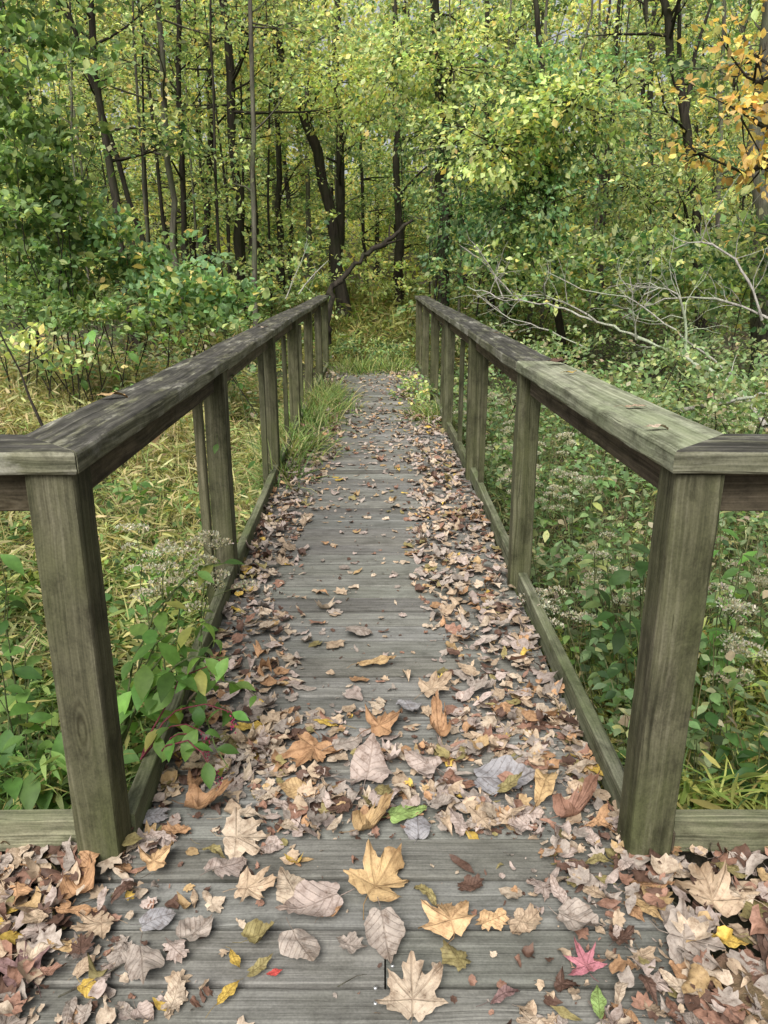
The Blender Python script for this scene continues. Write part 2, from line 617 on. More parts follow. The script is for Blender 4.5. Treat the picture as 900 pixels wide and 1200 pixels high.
class Boards:
    """boards with rounded edges, along a path; carries the grain coordinate"""

    def __init__(s):
        s.V, s.F, s.G, s.T = [], [], [], []

    def board(s, p0, p1, side, w, h, n=6, bev=0.005, warp=0.002, m0=0.0, m1=0.0, tone=0.12):
        """a board from p0 to p1; cross-section w along 'side' and h along the third axis; m0, m1 mitre the ends"""
        p0, p1 = Vector(p0), Vector(p1)
        d = (p1 - p0)
        L = d.length
        d.normalize()
        sd_ = Vector(side)
        sd_ = (sd_ - d * sd_.dot(d)).normalized()
        up = sd_.cross(d)
        if up.z < -0.3:
            up = -up
        pro = []
        a, b = w / 2, h / 2
        for sx, sy in ((1, 1), (-1, 1), (-1, -1), (1, -1)):
            if sx * sy > 0:
                pro += [(sx * a, sy * (b - bev)), (sx * (a - bev * 0.3), sy * (b - bev * 0.3)), (sx * (a - bev), sy * b)]
            else:
                pro += [(sx * (a - bev), sy * b), (sx * (a - bev * 0.3), sy * (b - bev * 0.3)), (sx * a, sy * (b - bev))]
        k = len(pro)
        base = len(s.V)
        ox, oy = random.uniform(-50, 50), random.uniform(-50, 50)
        tn = 1 + random.gauss(0, tone)
        tn = max(0.65, min(1.4, tn))
        tcol = (tn * random.uniform(0.97, 1.03), tn, tn * random.uniform(0.95, 1.03))
        ph = random.uniform(0, 100)
        for i in range(n + 1):
            t = i / n
            wob = mnoise.noise((ph, t * L * 1.3, 0)) * warp
            wob2 = mnoise.noise((ph + 9, t * L * 1.3, 0)) * warp
            for j, (u, v) in enumerate(pro):
                al = t * L + (1 - t) * m0 * u + t * m1 * u
                chip = mnoise.noise((ph + j * 3.1, t * L * 9, 2)) * warp * 0.8
                P = p0 + d * al + sd_ * (u + wob + chip * 0.6) + up * (v + wob2 + chip * 0.4)
                s.V.append(P)
                s.G.append((al + ox, u + oy, v + oy * 0.37))
                s.T.append(tcol)
        for i in range(n):
            for j in range(k):
                j2 = (j + 1) % k
                s.F.append((base + i * k + j, base + i * k + j2, base + (i + 1) * k + j2, base + (i + 1) * k + j))
        # end caps with their own vertices, so the end grain is even
        for i, rev in ((0, True), (n, False)):
            b2 = len(s.V)
            for j in range(k):
                q = base + i * k + j
                s.V.append(s.V[q])
                g = s.G[q]
                s.G.append((g[1] * 0.5, g[1], g[2]))
                s.T.append(tuple(c * 0.8 for c in s.T[q]))
            f = list(range(b2, b2 + k))
            s.F.append(tuple(f[::-1] if rev else f))
        return s

    def build(s, name, mat, parent=None):
        me = bpy.data.meshes.new(name)
        me.from_pydata([tuple(v) for v in s.V], [], s.F)
        me.update()
        g = me.attributes.new('gco', 'FLOAT_VECTOR', 'POINT')
        g.data.foreach_set('vector', np.array(s.G, np.float32).ravel())
        b = me.attributes.new('btone', 'FLOAT_COLOR', 'POINT')
        c = np.ones((len(s.T), 4), np.float32)
        c[:, :3] = s.T
        b.data.foreach_set('color', c.ravel())
        # normals must face outward
        import bmesh
        bm = bmesh.new()
        bm.from_mesh(me)
        bmesh.ops.recalc_face_normals(bm, faces=bm.faces)
        bm.to_mesh(me)
        bm.free()
        return link(name, me, mat, parent)


bridge = empty('footbridge', (0, 1.6, 0))
tag(bridge, 'weathered grey wooden footbridge strewn with fallen leaves, with railings on both sides', 'footbridge')


def rebase(o):
    """children are modelled in world coordinates; keep them there under the thing's base"""
    o.matrix_parent_inverse = o.parent.matrix_world.inverted() if False else Matrix.Translation(-Vector(o.parent.location))
    return o


def part(bd, name, mat, parent):
    o = bd.build(name, mat, parent)
    return o


# all bridge parts are modelled relative to the bridge base (0,1.6,0)
B0 = Vector((0, 1.6, 0))


def bv(x, y, z):
    return Vector((x, y - 1.6, z))


# deck boards beyond the near posts
deck = Boards()
y = 1.668
PL = 0.1465
while y < 12.85:
    xl = lin(LP, y) - 0.03
    xr = lin(RP, y) + 0.03
    zt = random.uniform(-0.002, 0.002)
    yaw = random.gauss(0, 0.0015)
    deck.board(bv(xl + random.uniform(-.008, .008), y + PL / 2 - yaw, zt - 0.019), bv(xr + random.uniform(-.008, .008), y + PL / 2 + yaw, zt - 0.019),
               (0, 1, 0), PL - random.uniform(0.011, 0.016), 0.038, n=16, bev=0.006, warp=0.004, tone=0.17)
    y += PL
deck.build('deck', M_DECK, bridge)
beams = Boards()
for sx in (-0.62, 0.45, -0.08):
    beams.board(bv(sx, 1.7, -0.13), bv(sx - 0.15, 12.8, -0.13), (1, 0, 0), 0.05, 0.18, n=4)
beams.build('joist', M_APRON, bridge)
# near landing, one board thickness higher
land = Boards()
LZ = 0.024
y = 1.655
k = 0
while y > 0.25:
    yc = y - PL / 2
    w_ = PL - 0.012
    xl, xr = -0.80, 0.70
    if k in (2, 5):
        land.board(bv(xl, yc, LZ - 0.019), bv(-0.0015 + 0.002, yc, LZ - 0.019), (0, 1, 0), w_, 0.038, n=6, bev=0.004, warp=0.002)
        land.board(bv(0.0045, yc + .001, LZ - 0.020), bv(xr, yc, LZ - 0.019), (0, 1, 0), w_, 0.038, n=6, bev=0.004, warp=0.002)
    else:
        land.board(bv(xl + random.uniform(-.02, .02), yc, LZ - 0.019 + random.uniform(-.0015, .0015)), bv(xr + random.uniform(-.02, .02), yc, LZ - 0.019),
                   (0, 1, 0), w_, 0.038, n=16, bev=0.006, warp=0.0035, tone=0.15)
    y -= PL
    k += 1
land.build('landing', M_DECK, bridge)
lj = Boards()
lj.board(bv(-0.79, 1.63, -0.035), bv(0.69, 1.63, -0.035), (0, 1, 0), 0.04, 0.08, n=4)
lj.build('joist', M_APRON, bridge)
# screw heads on the landing
for (px, py) in ((460, 1131), (440, 1157), (461, 1156), (440, 1175), (640, 1169), (893, 1156)):
    if px > 800:
        continue
    p = on_z(px, py, LZ + 0.001)
    S = Soup()
    ang = np.linspace(0, 2 * PI, 10, endpoint=False)
    S.tube([(0, 0, -0.003), (0, 0, 0.0006), (0, 0, 0.0012)], [0.0042, 0.0042, 0.0015], 10)
    me = S.mesh('screw')
    link('screw', me, M_SCREW, bridge, p - B0)


def railing(pts, s, capmats, label):
    """s = -1 left, +1 right (outward direction of x)"""
    r = empty('railing', (0, 0, 0), 0, bridge)
    r['label'] = label
    cx = [x + s * PW / 2 for (_, x) in pts]
    # posts
    for i, (Y, x) in enumerate(pts):
        bd = Boards()
        pw = PW if i else 0.106
        tilt = random.gauss(0, 0.006)
        yc = Y + pw / 2
        bd.board(bv(x + s * pw / 2 + tilt, yc, -0.5 if i else -0.25), bv(x + s * pw / 2, yc + random.gauss(0, .004), TOPS[i]), (1, 0, 0), pw, pw, n=30, bev=0.008, warp=0.004, tone=0.10)
        bd.build('post', M_POST, r)
    # cap boards (mitred at the near corner); each spans two bays
    CW = 0.19
    ci = [x + s * (CW / 2 - 0.018) for (_, x) in pts]
    zt = PTOP + CAPT / 2 + 0.001
    bays = [(0, 1), (1, 2), (2, 3), (3, 4), (4, 5), (5, 6)]
    for (a, b_) in bays:
        bd = Boards()
        ya = pts[a][0] + (PW / 2 if a else CW / 2 - 0.02)
        yb = pts[b_][0] + (PW / 2 if b_ < 6 else 0.2)
        xa = ci[a]
        xb = ci[b_]
        gap = 0.0015
        m0 = 0.0
        zt = TOPS[a] + CAPT / 2 + 0.001
        A = bv(xa, ya + (gap if a else 0), zt)
        Bp = bv(xb, yb - gap, TOPS[b_] + CAPT / 2 + 0.001 + (0.0 if b_ % 2 else -0.001))
        if a == 0:
            m0 = 1.0
        bd.board(A, Bp, (s, 0, 0), CW, CAPT, n=34, bev=0.009, warp=0.006, m0=m0, tone=0.12)
        bd.build('handrail', capmats[0 if a == 0 else 1], r)
    # wing running outward from the near corner
    wz = PTOP + CAPT / 2 + 0.001
    ywc = pts[0][0] - 0.02 + CW / 2
    bd = Boards()
    xin = ci[0]
    bd.board(bv(xin + s * 0.002, ywc - 0.0, wz), bv(xin + s * 2.0, ywc, wz), (0, 1, 0), CW, CAPT, n=34, bev=0.009, warp=0.006, m0=1.0, tone=0.12)
    wing_cap = bd.build('handrail', capmats[2], r)
    xo = pts[0][1] + s * 0.106
    bd = Boards()
    bd.board(bv(xo + s * 0.003, pts[0][0] + 0.062, PTOP - 0.05), bv(xo + s * 1.8, pts[0][0] + 0.062, PTOP - 0.05), (0, 1, 0), 0.04, 0.095, n=6)
    bd.build('apron_board', M_APRON, r)
    bd = Boards()
    bd.board(bv(xo + s * 0.02, pts[0][0] + 0.075, 0.068), bv(xo + s * 1.8, pts[0][0] + 0.075, 0.068), (0, 1, 0), 0.045, 0.10, n=10, warp=0.004)
    bd.build('toe_board', M_TOE, r)
    bd = Boards()   # short block where the toe board meets the post
    bd.board(bv(xo + s * 0.011, pts[0][0] + 0.07, -0.02), bv(xo + s * 0.011, pts[0][0] + 0.07, 0.09), (1, 0, 0), 0.016, 0.07, n=3)
    bd.build('block', M_APRON, r)
    bd = Boards()   # end post of the wing, out of frame
    bd.board(bv(xo + s * 1.85, pts[0][0] + 0.05, -0.25), bv(xo + s * 1.85, pts[0][0] + 0.05, PTOP), (1, 0, 0), PW, PW, n=8)
    bd.build('post', M_POST, r)
    # apron under the cap and toe board between posts
    for i in range(6):
        a, b_ = pts[i], pts[i + 1]
        bd = Boards()
        bd.board(bv(a[1] + s * 0.062, a[0] + PW + 0.006, TOPS[i] - 0.047), bv(b_[1] + s * 0.062, b_[0] - 0.004, TOPS[i + 1] - 0.047), (1, 0, 0), 0.04, 0.09, n=6)
        bd.build('apron_board', M_APRON, r)
        bd = Boards()
        off = 0.055 if s > 0 else 0.02
        zz = 0.045
        bd.board(bv(a[1] + s * off, a[0] + PW + 0.006, zz), bv(b_[1] + s * off, b_[0] - 0.004, zz), (1, 0, 0), 0.042, 0.10, n=8, warp=0.004)
        bd.build('toe_board', M_TOE, r)
        # balusters
        fr = {(-1, 0): [0.86], (-1, 1): [0.86], (-1, 2): [0.65], (1, 1): [0.80], (1, 2): [0.52], (1, 3): [0.5], (-1, 3): [0.5]}.get((s, i), [])
        for t in fr:
            yb = a[0] + (b_[0] - a[0]) * t
            xb = a[1] + (b_[1] - a[1]) * t + s * 0.062
            bd = Boards()
            bd.board(bv(xb, yb, 0.1 - 0.3), bv(xb + random.gauss(0, .004), yb, PTOP - 0.09), (1, 0, 0), 0.038, 0.038, n=6, bev=0.003)
            bd.build('baluster', M_POST, r)
    return r


railing(LP, -1, (M_CAPL, M_CAPL, M_CAPL), 'left railing, its handrail dark grey and blackened on top')
railing(RP, 1, (M_CAPR, M_CAPL, M_CAPL), 'right railing, its nearest handrail board pale and green with algae')

# ------------------------------------------------------------------ fallen leaves
HALF = {
    'maple': [(1.0, 0), (.84, .09), (.76, .26), (.60, .20), (.50, .24), (.60, .42), (.74, .66), (.50, .60), (.36, .62), (.22, .50), (.10, .56), (-.08, .86), (-.16, .60), (-.30, .52), (-.34, .26), (-.42, .12), (-.30, 0)],
    'heart': [(1.0, 0), (.82, .12), (.60, .30), (.35, .48), (.08, .58), (-.2, .56), (-.42, .40), (-.46, .20), (-.36, 0)],
    'oval': [(1.0, 0), (.75, .13), (.40, .27), (.05, .32), (-.35, .27), (-.70, .14), (-.95, 0)],
    'star': [(1.0, 0), (.62, .13), (.32, .17), (.46, .42), (.64, .80), (.28, .50), (.08, .34), (-.08, .55), (-.34, .84), (-.28, .40), (-.34, .16), (-.28, 0)],
    'scrap': [(.9, 0), (.7, .35), (.30, .42), (.1, .62), (-.3, .4), (-.55, .35), (-.6, 0)],
}


def leaf_geo(kind, seed, rings=3, segs=18, curl=0.3, stem=True):
    rg = random.Random(seed)
    half = HALF[kind]
    up = np.array(half, float)
    lo = up[::-1].copy()
    lo[:, 1] *= -1
    asym = 1 + rg.uniform(-.15, .15)
    lo[:, 1] *= asym
    loop = np.concatenate([up, lo[1:-1]])
    cl = np.concatenate([loop, loop[:1]])
    seg = np.linalg.norm(np.diff(cl, axis=0), axis=1)
    s = np.concatenate([[0], np.cumsum(seg)])
    nn = max(segs * 2, 12)
    if rings >= 3:
        nn = max(nn, len(loop) * 2)
    q = np.linspace(0, s[-1], nn, endpoint=False)
    ox = np.interp(q, s, cl[:, 0])
    oy = np.interp(q, s, cl[:, 1])
    jit = np.array([1 + rg.gauss(0, 0.035 if kind != 'scrap' else 0.12) for _ in range(nn)])
    tear = rg.uniform(0, 1)
    if tear < 0.35:
        a0 = rg.uniform(0, nn)
        for i in range(nn):
            dd = min(abs(i - a0), nn - abs(i - a0))
            if dd < 2.2:
                jit[i] *= rg.uniform(0.6, 0.8)
    an = np.arctan2(oy, ox)
    jit = jit * (1 + 0.10 * np.sin(2 * an + rg.uniform(0, 6)) + 0.07 * np.sin(3 * an + rg.uniform(0, 6)) + 0.035 * np.sin(7 * an + rg.uniform(0, 6)))
    ox, oy = ox * jit, oy * jit
    V = [(0, 0)]
    for r in range(1, rings + 1):
        f = r / rings
        for i in range(nn):
            V.append((ox[i] * f, oy[i] * f))
    V = np.array(V)
    F = []
    for i in range(nn):
        j = (i + 1) % nn
        F.append((0, 1 + i, 1 + j, 0))
    for r in range(rings - 1):
        for i in range(nn):
            j = (i + 1) % nn
            a = 1 + r * nn
            F.append((a + i, a + nn + i, a + nn + j, a + j))
    x, y = V[:, 0].copy(), V[:, 1].copy()
    th = rg.uniform(0, PI)
    th *= 0.25 if rg.random() < .6 else 1
    ca, sa = math.cos(th), math.sin(th)
    u, v = x * ca + y * sa, -x * sa + y * ca
    k = curl * rg.uniform(0.4, 1.6) * rg.choice((1, 1, -1))
    k2 = curl * rg.uniform(-0.6, 0.9)
    if abs(k) < 1e-3:
        k = 1e-3
    v2 = np.sin(k * v) / k
    z = (1 - np.cos(k * v)) / k
    z = z + 0.5 * k2 * u * u
    p1, p2, p3 = (rg.uniform(0, 9) for _ in range(3))
    rr = np.sqrt(x * x + y * y)
    angv = np.arctan2(y, x)
    z = z + 0.11 * curl ** 0.5 * rr * np.sin(angv * rg.choice((3, 4, 5)) + p1) + 0.05 * np.sin(5 * x + p2) * np.cos(4 * y + p3)
    z = z + rr ** 2 * np.array([0.06 * rg.gauss(0, 1) * min(1, curl * 2) for _ in range(len(x))])
    P = np.stack([u * ca - v2 * sa, u * sa + v2 * ca, z], -1)
    # vein-ish tone: paler along the midrib and main lobes
    tone = []
    for f in F:
        tone.append(1.0 + rg.gauss(0, 0.03))
    tone = np.array(tone)
    if stem:
        b = np.array([-0.32 if kind != 'oval' else -0.9, 0, 0])
        i0 = len(P)
        bendy = rg.uniform(-.35, .35)
        sl = rg.uniform(.3, .8)
        sv = []
        for t in (0, .5, 1):
            c = b + np.array([-sl * t, bendy * t * t, 0.05 * math.sin(t * 3 + p1)])
            sv += [c + (0, .013, 0), c + (0, -.013, 0.0), c + (0, 0, .02)]
        P = np.concatenate([P, np.array(sv)])
        for r in range(2):
            for j in range(3):
                j2 = (j + 1) % 3
                F.append((i0 + r * 3 + j, i0 + r * 3 + j2, i0 + r * 3 + 3 + j2, i0 + r * 3 + 3 + j))
                tone = np.append(tone, 0.9)
    # fan triangles at the centre are written as degenerate-free triangles below
    fl = np.zeros((len(P), 3))
    fl[:len(V), :2] = V
    if kind in ('maple', 'star'):
        fl[:, 2] = 1
    return P, F, tone, fl


def leaf_mesh(name, P, F, tone, fl):
    me = bpy.data.meshes.new(name)
    faces = [tuple(f[:3]) if f[3] == f[0] else tuple(f) for f in F]
    me.from_pydata([tuple(p) for p in P], [], faces)
    me.update()
    me.polygons.foreach_set('use_smooth', np.ones(len(faces), bool))
    at = me.attributes.new('Col', 'FLOAT_COLOR', 'FACE')
    c = np.ones((len(faces), 4), np.float32)
    c[:, :3] = tone[:, None]
    at.data.foreach_set('color', c.ravel())
    at = me.attributes.new('lxy', 'FLOAT_VECTOR', 'POINT')
    at.data.foreach_set('vector', fl.astype(np.float32).ravel())
    me.materials.append(M_DRY)
    return me


DRY = {
    'tan': (0.397, 0.300, 0.208),
    'grey brown': (0.305, 0.259, 0.222),
    'orange brown': (0.370, 0.217, 0.116),
    'pale beige': (0.435, 0.351, 0.263),
    'dark brown': (0.097, 0.055, 0.039),
    'yellow': (0.481, 0.332, 0.074),
    'pinkish grey': (0.370, 0.300, 0.263),
    'reddish brown': (0.250, 0.139, 0.097),
    'olive': (0.222, 0.185, 0.078),
    'purple brown': (0.176, 0.107, 0.101),
    'mauve pink': (0.342, 0.134, 0.157),
    'light green': (0.240, 0.342, 0.111),
    'blue grey': (0.268, 0.259, 0.268),
    'golden tan': (0.416, 0.286, 0.143),
    'peach': (0.517, 0.342, 0.185),
    'red': (0.388, 0.055, 0.046),
}
SHAPE_WORD = {'maple': 'lobed', 'heart': 'heart shaped', 'oval': 'narrow oval', 'star': 'star shaped', 'scrap': 'ragged'}
VARIANTS = {}
for kind, cnt in (('maple', 8), ('heart', 8), ('oval', 7), ('star', 3), ('scrap', 6)):
    VARIANTS[kind] = []
    for i in range(cnt):
        cu = (0.42, 0.6, 1.0, 1.5, 0.5, 0.8, 2.2, 0.6)[i]
        g = leaf_geo(kind, 100 + i * 7 + hash(kind) % 1 + len(kind) * 31, 4, 20, cu, kind != 'scrap')
        VARIANTS[kind].append((leaf_mesh('fallen_leaf', *g), g))
LOW = {}
for kind, cnt in (('maple', 8), ('heart', 8), ('oval', 8), ('scrap', 8)):
    LOW[kind] = [leaf_geo(kind, 500 + i * 3 + len(kind), 2, 9, (0.3, 0.5, 0.8, 1.2, 2.0, 0.4, 0.6, 2.4)[i], False) for i in range(cnt)]


def rot_euler(rx, ry, rz):
    from mathutils import Euler
    return np.array(Euler((rx, ry, rz)).to_matrix())


def surf_z(x, y):
    """height of what leaves lie on"""
    if y < 1.655 and -0.8 < x < 0.70:
        return LZ
    if 1.655 <= y < 12.8 and lin(LP, y) - 0.02 < x < lin(RP, y) + 0.02:
        return 0.0
    return float(ground_z(x, y)) + 0.0


def place_leaf(kind, var, x, y, z, size, colour, rz, tilt=(0, 0), label=None, group='fallen leaves lying on the bridge', lift=0.0):
    me, g = VARIANTS[kind][var % len(VARIANTS[kind])]
    o = bpy.data.objects.new('fallen_leaf', me)
    COL.objects.link(o)
    o.rotation_euler = (tilt[0], tilt[1], rz)
    R = rot_euler(tilt[0], tilt[1], rz)
    zmin = np.percentile((g[0] @ R.T)[:, 2], 4) * size
    o.location = (x, y, z - zmin + 0.002 + lift)
    o.scale = (size, size, size)
    c = DRY[colour]
    j = random.uniform(0.88, 1.12)
    o.color = (c[0] * j, c[1] * j, c[2] * j, 1)
    tag(o, label, 'leaf', group)
    return o


# leaves one can point to: (px, py, width in px, kind, variant, colour, heading in degrees, label)
HERO = [
    (440, 1047, 78, 'maple', 1, 'golden tan', 60, 'large golden tan maple leaf in the middle of the near boards'),
    (528, 1092, 70, 'maple', 0, 'peach', 100, 'pale peach maple leaf lying flat right of the golden tan maple leaf'),
    (574, 1088, 38, 'scrap', 1, 'peach', 20, 'small torn peach leaf lobe beside the pale peach maple leaf'),
    (450, 1098, 56, 'heart', 4, 'grey brown', -80, 'flat grey brown leaf just below the golden tan maple leaf'),
    (483, 1182, 74, 'maple', 4, 'pale beige', 90, 'beige lobed leaf at the bottom middle edge of the picture'),
    (376, 1066, 66, 'heart', 4, 'pinkish grey', 200, 'broad pinkish grey leaf left of the golden tan maple leaf'),
    (343, 1050, 48, 'heart', 1, 'pale beige', 120, 'pale beige leaf tucked behind the broad pinkish grey leaf'),
    (350, 1112, 52, 'heart', 5, 'grey brown', -60, 'grey brown heart shaped leaf with tip down near the yellow leaves'),
    (268, 1170, 36, 'oval', 0, 'yellow', 60, 'bright yellow oval leaf at the bottom, lowest of the yellow ones'),
    (276, 1133, 26, 'oval', 1, 'yellow', -60, 'small yellow leaf just above the bright yellow oval leaf'),
    (303, 1140, 34, 'oval', 2, 'olive', 40, 'curled olive leaf right of the small yellow leaf'),
    (322, 1146, 18, 'oval', 1, 'red', 10, 'tiny red leaf beside the curled olive leaf'),
    (549, 1043, 28, 'scrap', 4, 'dark brown', 20, 'crumpled dark brown leaf alone on the boards right of centre'),
    (535, 1130, 36, 'scrap', 3, 'olive', 120, 'curled olive brown leaf under the pale peach maple leaf'),
    (410, 1115, 34, 'scrap', 2, 'grey brown', 0, 'crinkled grey brown leaf piece left of the leaf under the golden tan maple leaf'),
    (500, 1055, 34, 'oval', 3, 'olive', 130, 'rolled olive leaf at the right tip of the golden tan maple leaf'),
    (671, 1088, 58, 'heart', 2, 'grey brown', -30, 'flat grey brown leaf beside the mauve star leaf'),
    (655, 1057, 36, 'oval', 2, 'pinkish grey', 110, 'folded pinkish leaf above the flat grey brown leaf'),
    (686, 1140, 48, 'star', 0, 'mauve pink', 100, 'mauve pink star shaped leaf on the right of the near boards'),
    (701, 1182, 42, 'oval', 0, 'light green', 80, 'torn light green leaf at the bottom edge below the mauve star leaf'),
    (727, 1168, 36, 'oval', 5, 'pale beige', 60, 'pale curled leaf right of the torn light green leaf'),
    (832, 1066, 76, 'maple', 3, 'tan', 80, 'large tan maple leaf on the litter right of the right post'),
    (800, 1112, 80, 'maple', 5, 'grey brown', -20, 'large grey brown lobed leaf below the large tan maple leaf'),
    (757, 1075, 42, 'oval', 0, 'golden tan', -60, 'golden yellow oval leaf left of the large tan maple leaf'),
    (846, 1110, 40, 'oval', 4, 'yellow', -20, 'dull yellow leaf right of the large grey brown lobed leaf'),
    (794, 1085, 34, 'oval', 1, 'peach', 70, 'small peach oval leaf pointing up beside the large tan maple leaf'),
    (852, 1030, 34, 'heart', 0, 'olive', 0, 'round olive leaf under the right toe board'),
    (865, 1060, 50, 'heart', 3, 'pale beige', 140, 'pale beige leaf on the right edge beside the large tan maple leaf'),
    (880, 1075, 44, 'scrap', 0, 'olive', 60, 'olive leaf piece by the right edge of the picture'),
    (835, 1160, 40, 'oval', 5, 'golden tan', -70, 'golden brown leaf beside the piece of bark'),
    (760, 1045, 44, 'oval', 4, 'orange brown', 0, 'orange brown oval leaf in front of the right post'),
    (700, 1018, 34, 'oval', 3, 'olive', 0, 'olive oval leaf against the foot of the right post'),
    (368, 885, 62, 'maple', 2, 'orange brown', 250, 'orange brown lobed leaf in the left of the deck litter'),
    (400, 880, 40, 'heart', 1, 'grey brown', 30, 'grey brown leaf touching the orange brown lobed leaf'),
    (432, 912, 62, 'heart', 5, 'pinkish grey', 80, 'upright pinkish grey leaf in the middle of the leaf pile'),
    (580, 918, 66, 'heart', 4, 'blue grey', 0, 'broad blue grey leaf in the right of the leaf pile'),
    (638, 932, 66, 'oval', 3, 'golden tan', 65, 'tall golden tan folded leaf near the right post'),
    (666, 963, 56, 'maple', 6, 'reddish brown', 20, 'crumpled reddish brown leaf at the foot of the folded golden leaf'),
    (471, 963, 42, 'heart', 7, 'light green', 10, 'light green leaf in the leaf pile by the step'),
    (490, 980, 42, 'heart', 0, 'blue grey', 90, 'blue grey leaf just right of the light green leaf'),
    (428, 975, 48, 'maple', 6, 'golden tan', 30, 'curled golden leaf left of the light green leaf'),
    (505, 815, 42, 'maple', 7, 'tan', 30, 'tan lobed leaf in the middle of the deck'),
    (440, 783, 38, 'oval', 4, 'golden tan', 0, 'golden leaf lying alone on the middle boards'),
    (416, 745, 30, 'heart', 0, 'grey brown', 0, 'grey leaf lying alone above the golden leaf on the middle boards'),
    (478, 832, 34, 'heart', 4, 'blue grey', -70, 'blue grey heart shaped leaf left of the tan lobed leaf'),
    (445, 858, 56, 'maple', 3, 'orange brown', 40, 'curled orange brown lobed leaf in the middle of the deck'),
    (515, 862, 44, 'maple', 6, 'orange brown', 100, 'orange brown leaf right of the curled lobed leaf'),
    (500, 908, 40, 'heart', 5, 'pinkish grey', 150, 'pinkish grey leaf right of the upright one in the pile'),
    (305, 835, 52, 'heart', 1, 'grey brown', 120, 'grey brown leaf above the thin yellow leaf by the left railing'),
    (293, 856, 42, 'oval', 2, 'yellow', 0, 'thin yellow leaf beside the red stemmed weed'),
    (278, 990, 64, 'maple', 5, 'pale beige', 10, 'wide pale beige leaf lying on the step edge'),
    (232, 952, 54, 'maple', 6, 'orange brown', 0, 'orange brown curled leaf right of the left post'),
    (172, 965, 38, 'scrap', 0, 'blue grey', 20, 'blue grey square leaf piece beside the left post'),
    (286, 968, 44, 'oval', 3, 'pale beige', 0, 'pale folded leaf in the litter beside the step edge'),
    (250, 1010 - 4, 34, 'oval', 3, 'olive', -30, 'small olive leaf in front of the step edge on the left'),
    (262, 1030, 46, 'heart', 1, 'pinkish grey', 40, 'pinkish grey leaf below the wide pale beige leaf'),
    (168, 1138, 52, 'heart', 3, 'grey brown', -70, 'grey brown leaf standing in the bottom left litter'),
    (228, 1100, 48, 'heart', 2, 'grey brown', 60, 'grey brown leaf on the left of the near boards'),
    (205, 1120, 36, 'scrap', 1, 'pinkish grey', -40, 'torn pinkish grey leaf beside the grey brown leaf'),
    (95, 1048, 56, 'heart', 6, 'orange brown', 90, 'orange brown leaf in front of the left post'),
    (182, 1020, 50, 'maple', 3, 'peach', 60, 'peach lobed leaf at the foot of the left post'),
    (90, 1077, 42, 'oval', 4, 'orange brown', 0, 'bright orange brown oval leaf on the left litter'),
    (26, 1150, 70, 'star', 1, 'purple brown', 160, 'purple brown star shaped leaf at the bottom left'),
    (58, 1148, 40, 'oval', 2, 'reddish brown', 0, 'reddish brown rolled leaf beside the purple brown leaf'),
    (180, 1090, 38, 'heart', 0, 'blue grey', 30, 'blue grey leaf right of the bright orange brown oval leaf'),
    (62, 1122, 46, 'oval', 5, 'pale beige', 30, 'pale beige leaf above the purple brown leaf'),
    (12, 1078, 28, 'oval', 0, 'yellow', 10, 'yellow leaf at the left edge of the picture'),
    (120, 1090, 46, 'maple', 4, 'tan', 200, 'tan leaf right of the bright orange brown oval leaf'),
    (590, 1175, 36, 'oval', 3, 'purple brown', 20, 'dark folded leaf on the lowest board right of centre'),
    (388, 1078, 26, 'oval', 1, 'orange brown', 20, 'small orange leaf above the grey brown heart shaped leaf'),
    (290, 1050, 50, 'maple', 7, 'tan', 0, 'crinkled tan leaf left of the broad pinkish grey leaf'),
    (300, 1105, 40, 'heart', 6, 'olive', 30, 'curled olive leaf left of the grey brown heart shaped leaf'),
]
HSPOT = []
for (px, py, wpx, kind, var, colour, hd, label) in HERO:
    z = LZ if py > 992 else 0.0
    p = on_z(px, py, z)
    z = surf_z(p.x, p.y)
    p = on_z(px, py, z)
    depth = p.y * math.cos(TH) + (H - p.z) * math.sin(TH)
    wide = {'maple': 1.45, 'heart': 1.32, 'oval': 1.55, 'star': 1.5, 'scrap': 1.4}[kind]
    size = wpx / FPX * depth / wide
    HSPOT.append((p.x, p.y, size))
    place_leaf(kind, var, p.x, p.y, z, size, colour, math.radians(hd), (random.gauss(0, .10), random.gauss(0, .10)), label, lift=random.uniform(.010, .022))


# the drifts: sampled by density, the largest in view as objects, the rest as litter
def dens(x, y):
    if y < 1.66:
        if -0.55 < x < 0.40:
            d = 0.04 if -0.35 < x < 0.28 else 0.28
            if y > 1.45 and x < -0.15:
                d = max(d, 0.25)
            return d
        if x <= -0.55:
            return 0.85 if y > 1.12 else 0.6
        return 0.9
    l, r = lin(LP, y), lin(RP, y)
    if x < l - 0.25 or x > r + 0.15:
        return 0
    u = (x - (l + r) / 2) / ((r - l) / 2)
    lane_l = -0.42 + 0.10 * math.sin(y * 1.1)
    lane_r = 0.38 + 0.12 * math.sin(y * 0.9 + 1)
    if y < 2.05:
        return 0.95 if u > -0.35 else 0.62
    if y < 2.6:
        e = (2.6 - y) / 0.55
        mid = 0.10 + 0.22 * e
    else:
        mid = 0.05 if y < 4.5 else 0.14 if y < 6 else .3
    if u < lane_l:
        d = mid + (0.95 - mid) * min(1, (lane_l - u) / 0.22)
        return d
    if u > lane_r:
        return mid + (0.95 - mid) * min(1, (u - lane_r) / 0.22)
    return mid


cands = []
rgl = random.Random(21)
KINDS_W = (['maple'] * 24 + ['heart'] * 30 + ['oval'] * 30 + ['scrap'] * 18)
COL_W = (['tan'] * 22 + ['grey brown'] * 18 + ['orange brown'] * 8 + ['pale beige'] * 13 + ['dark brown'] * 9 + ['yellow'] * 2 + ['pinkish grey'] * 18 + ['reddish brown'] * 6 + ['olive'] * 5 + ['golden tan'] * 4)


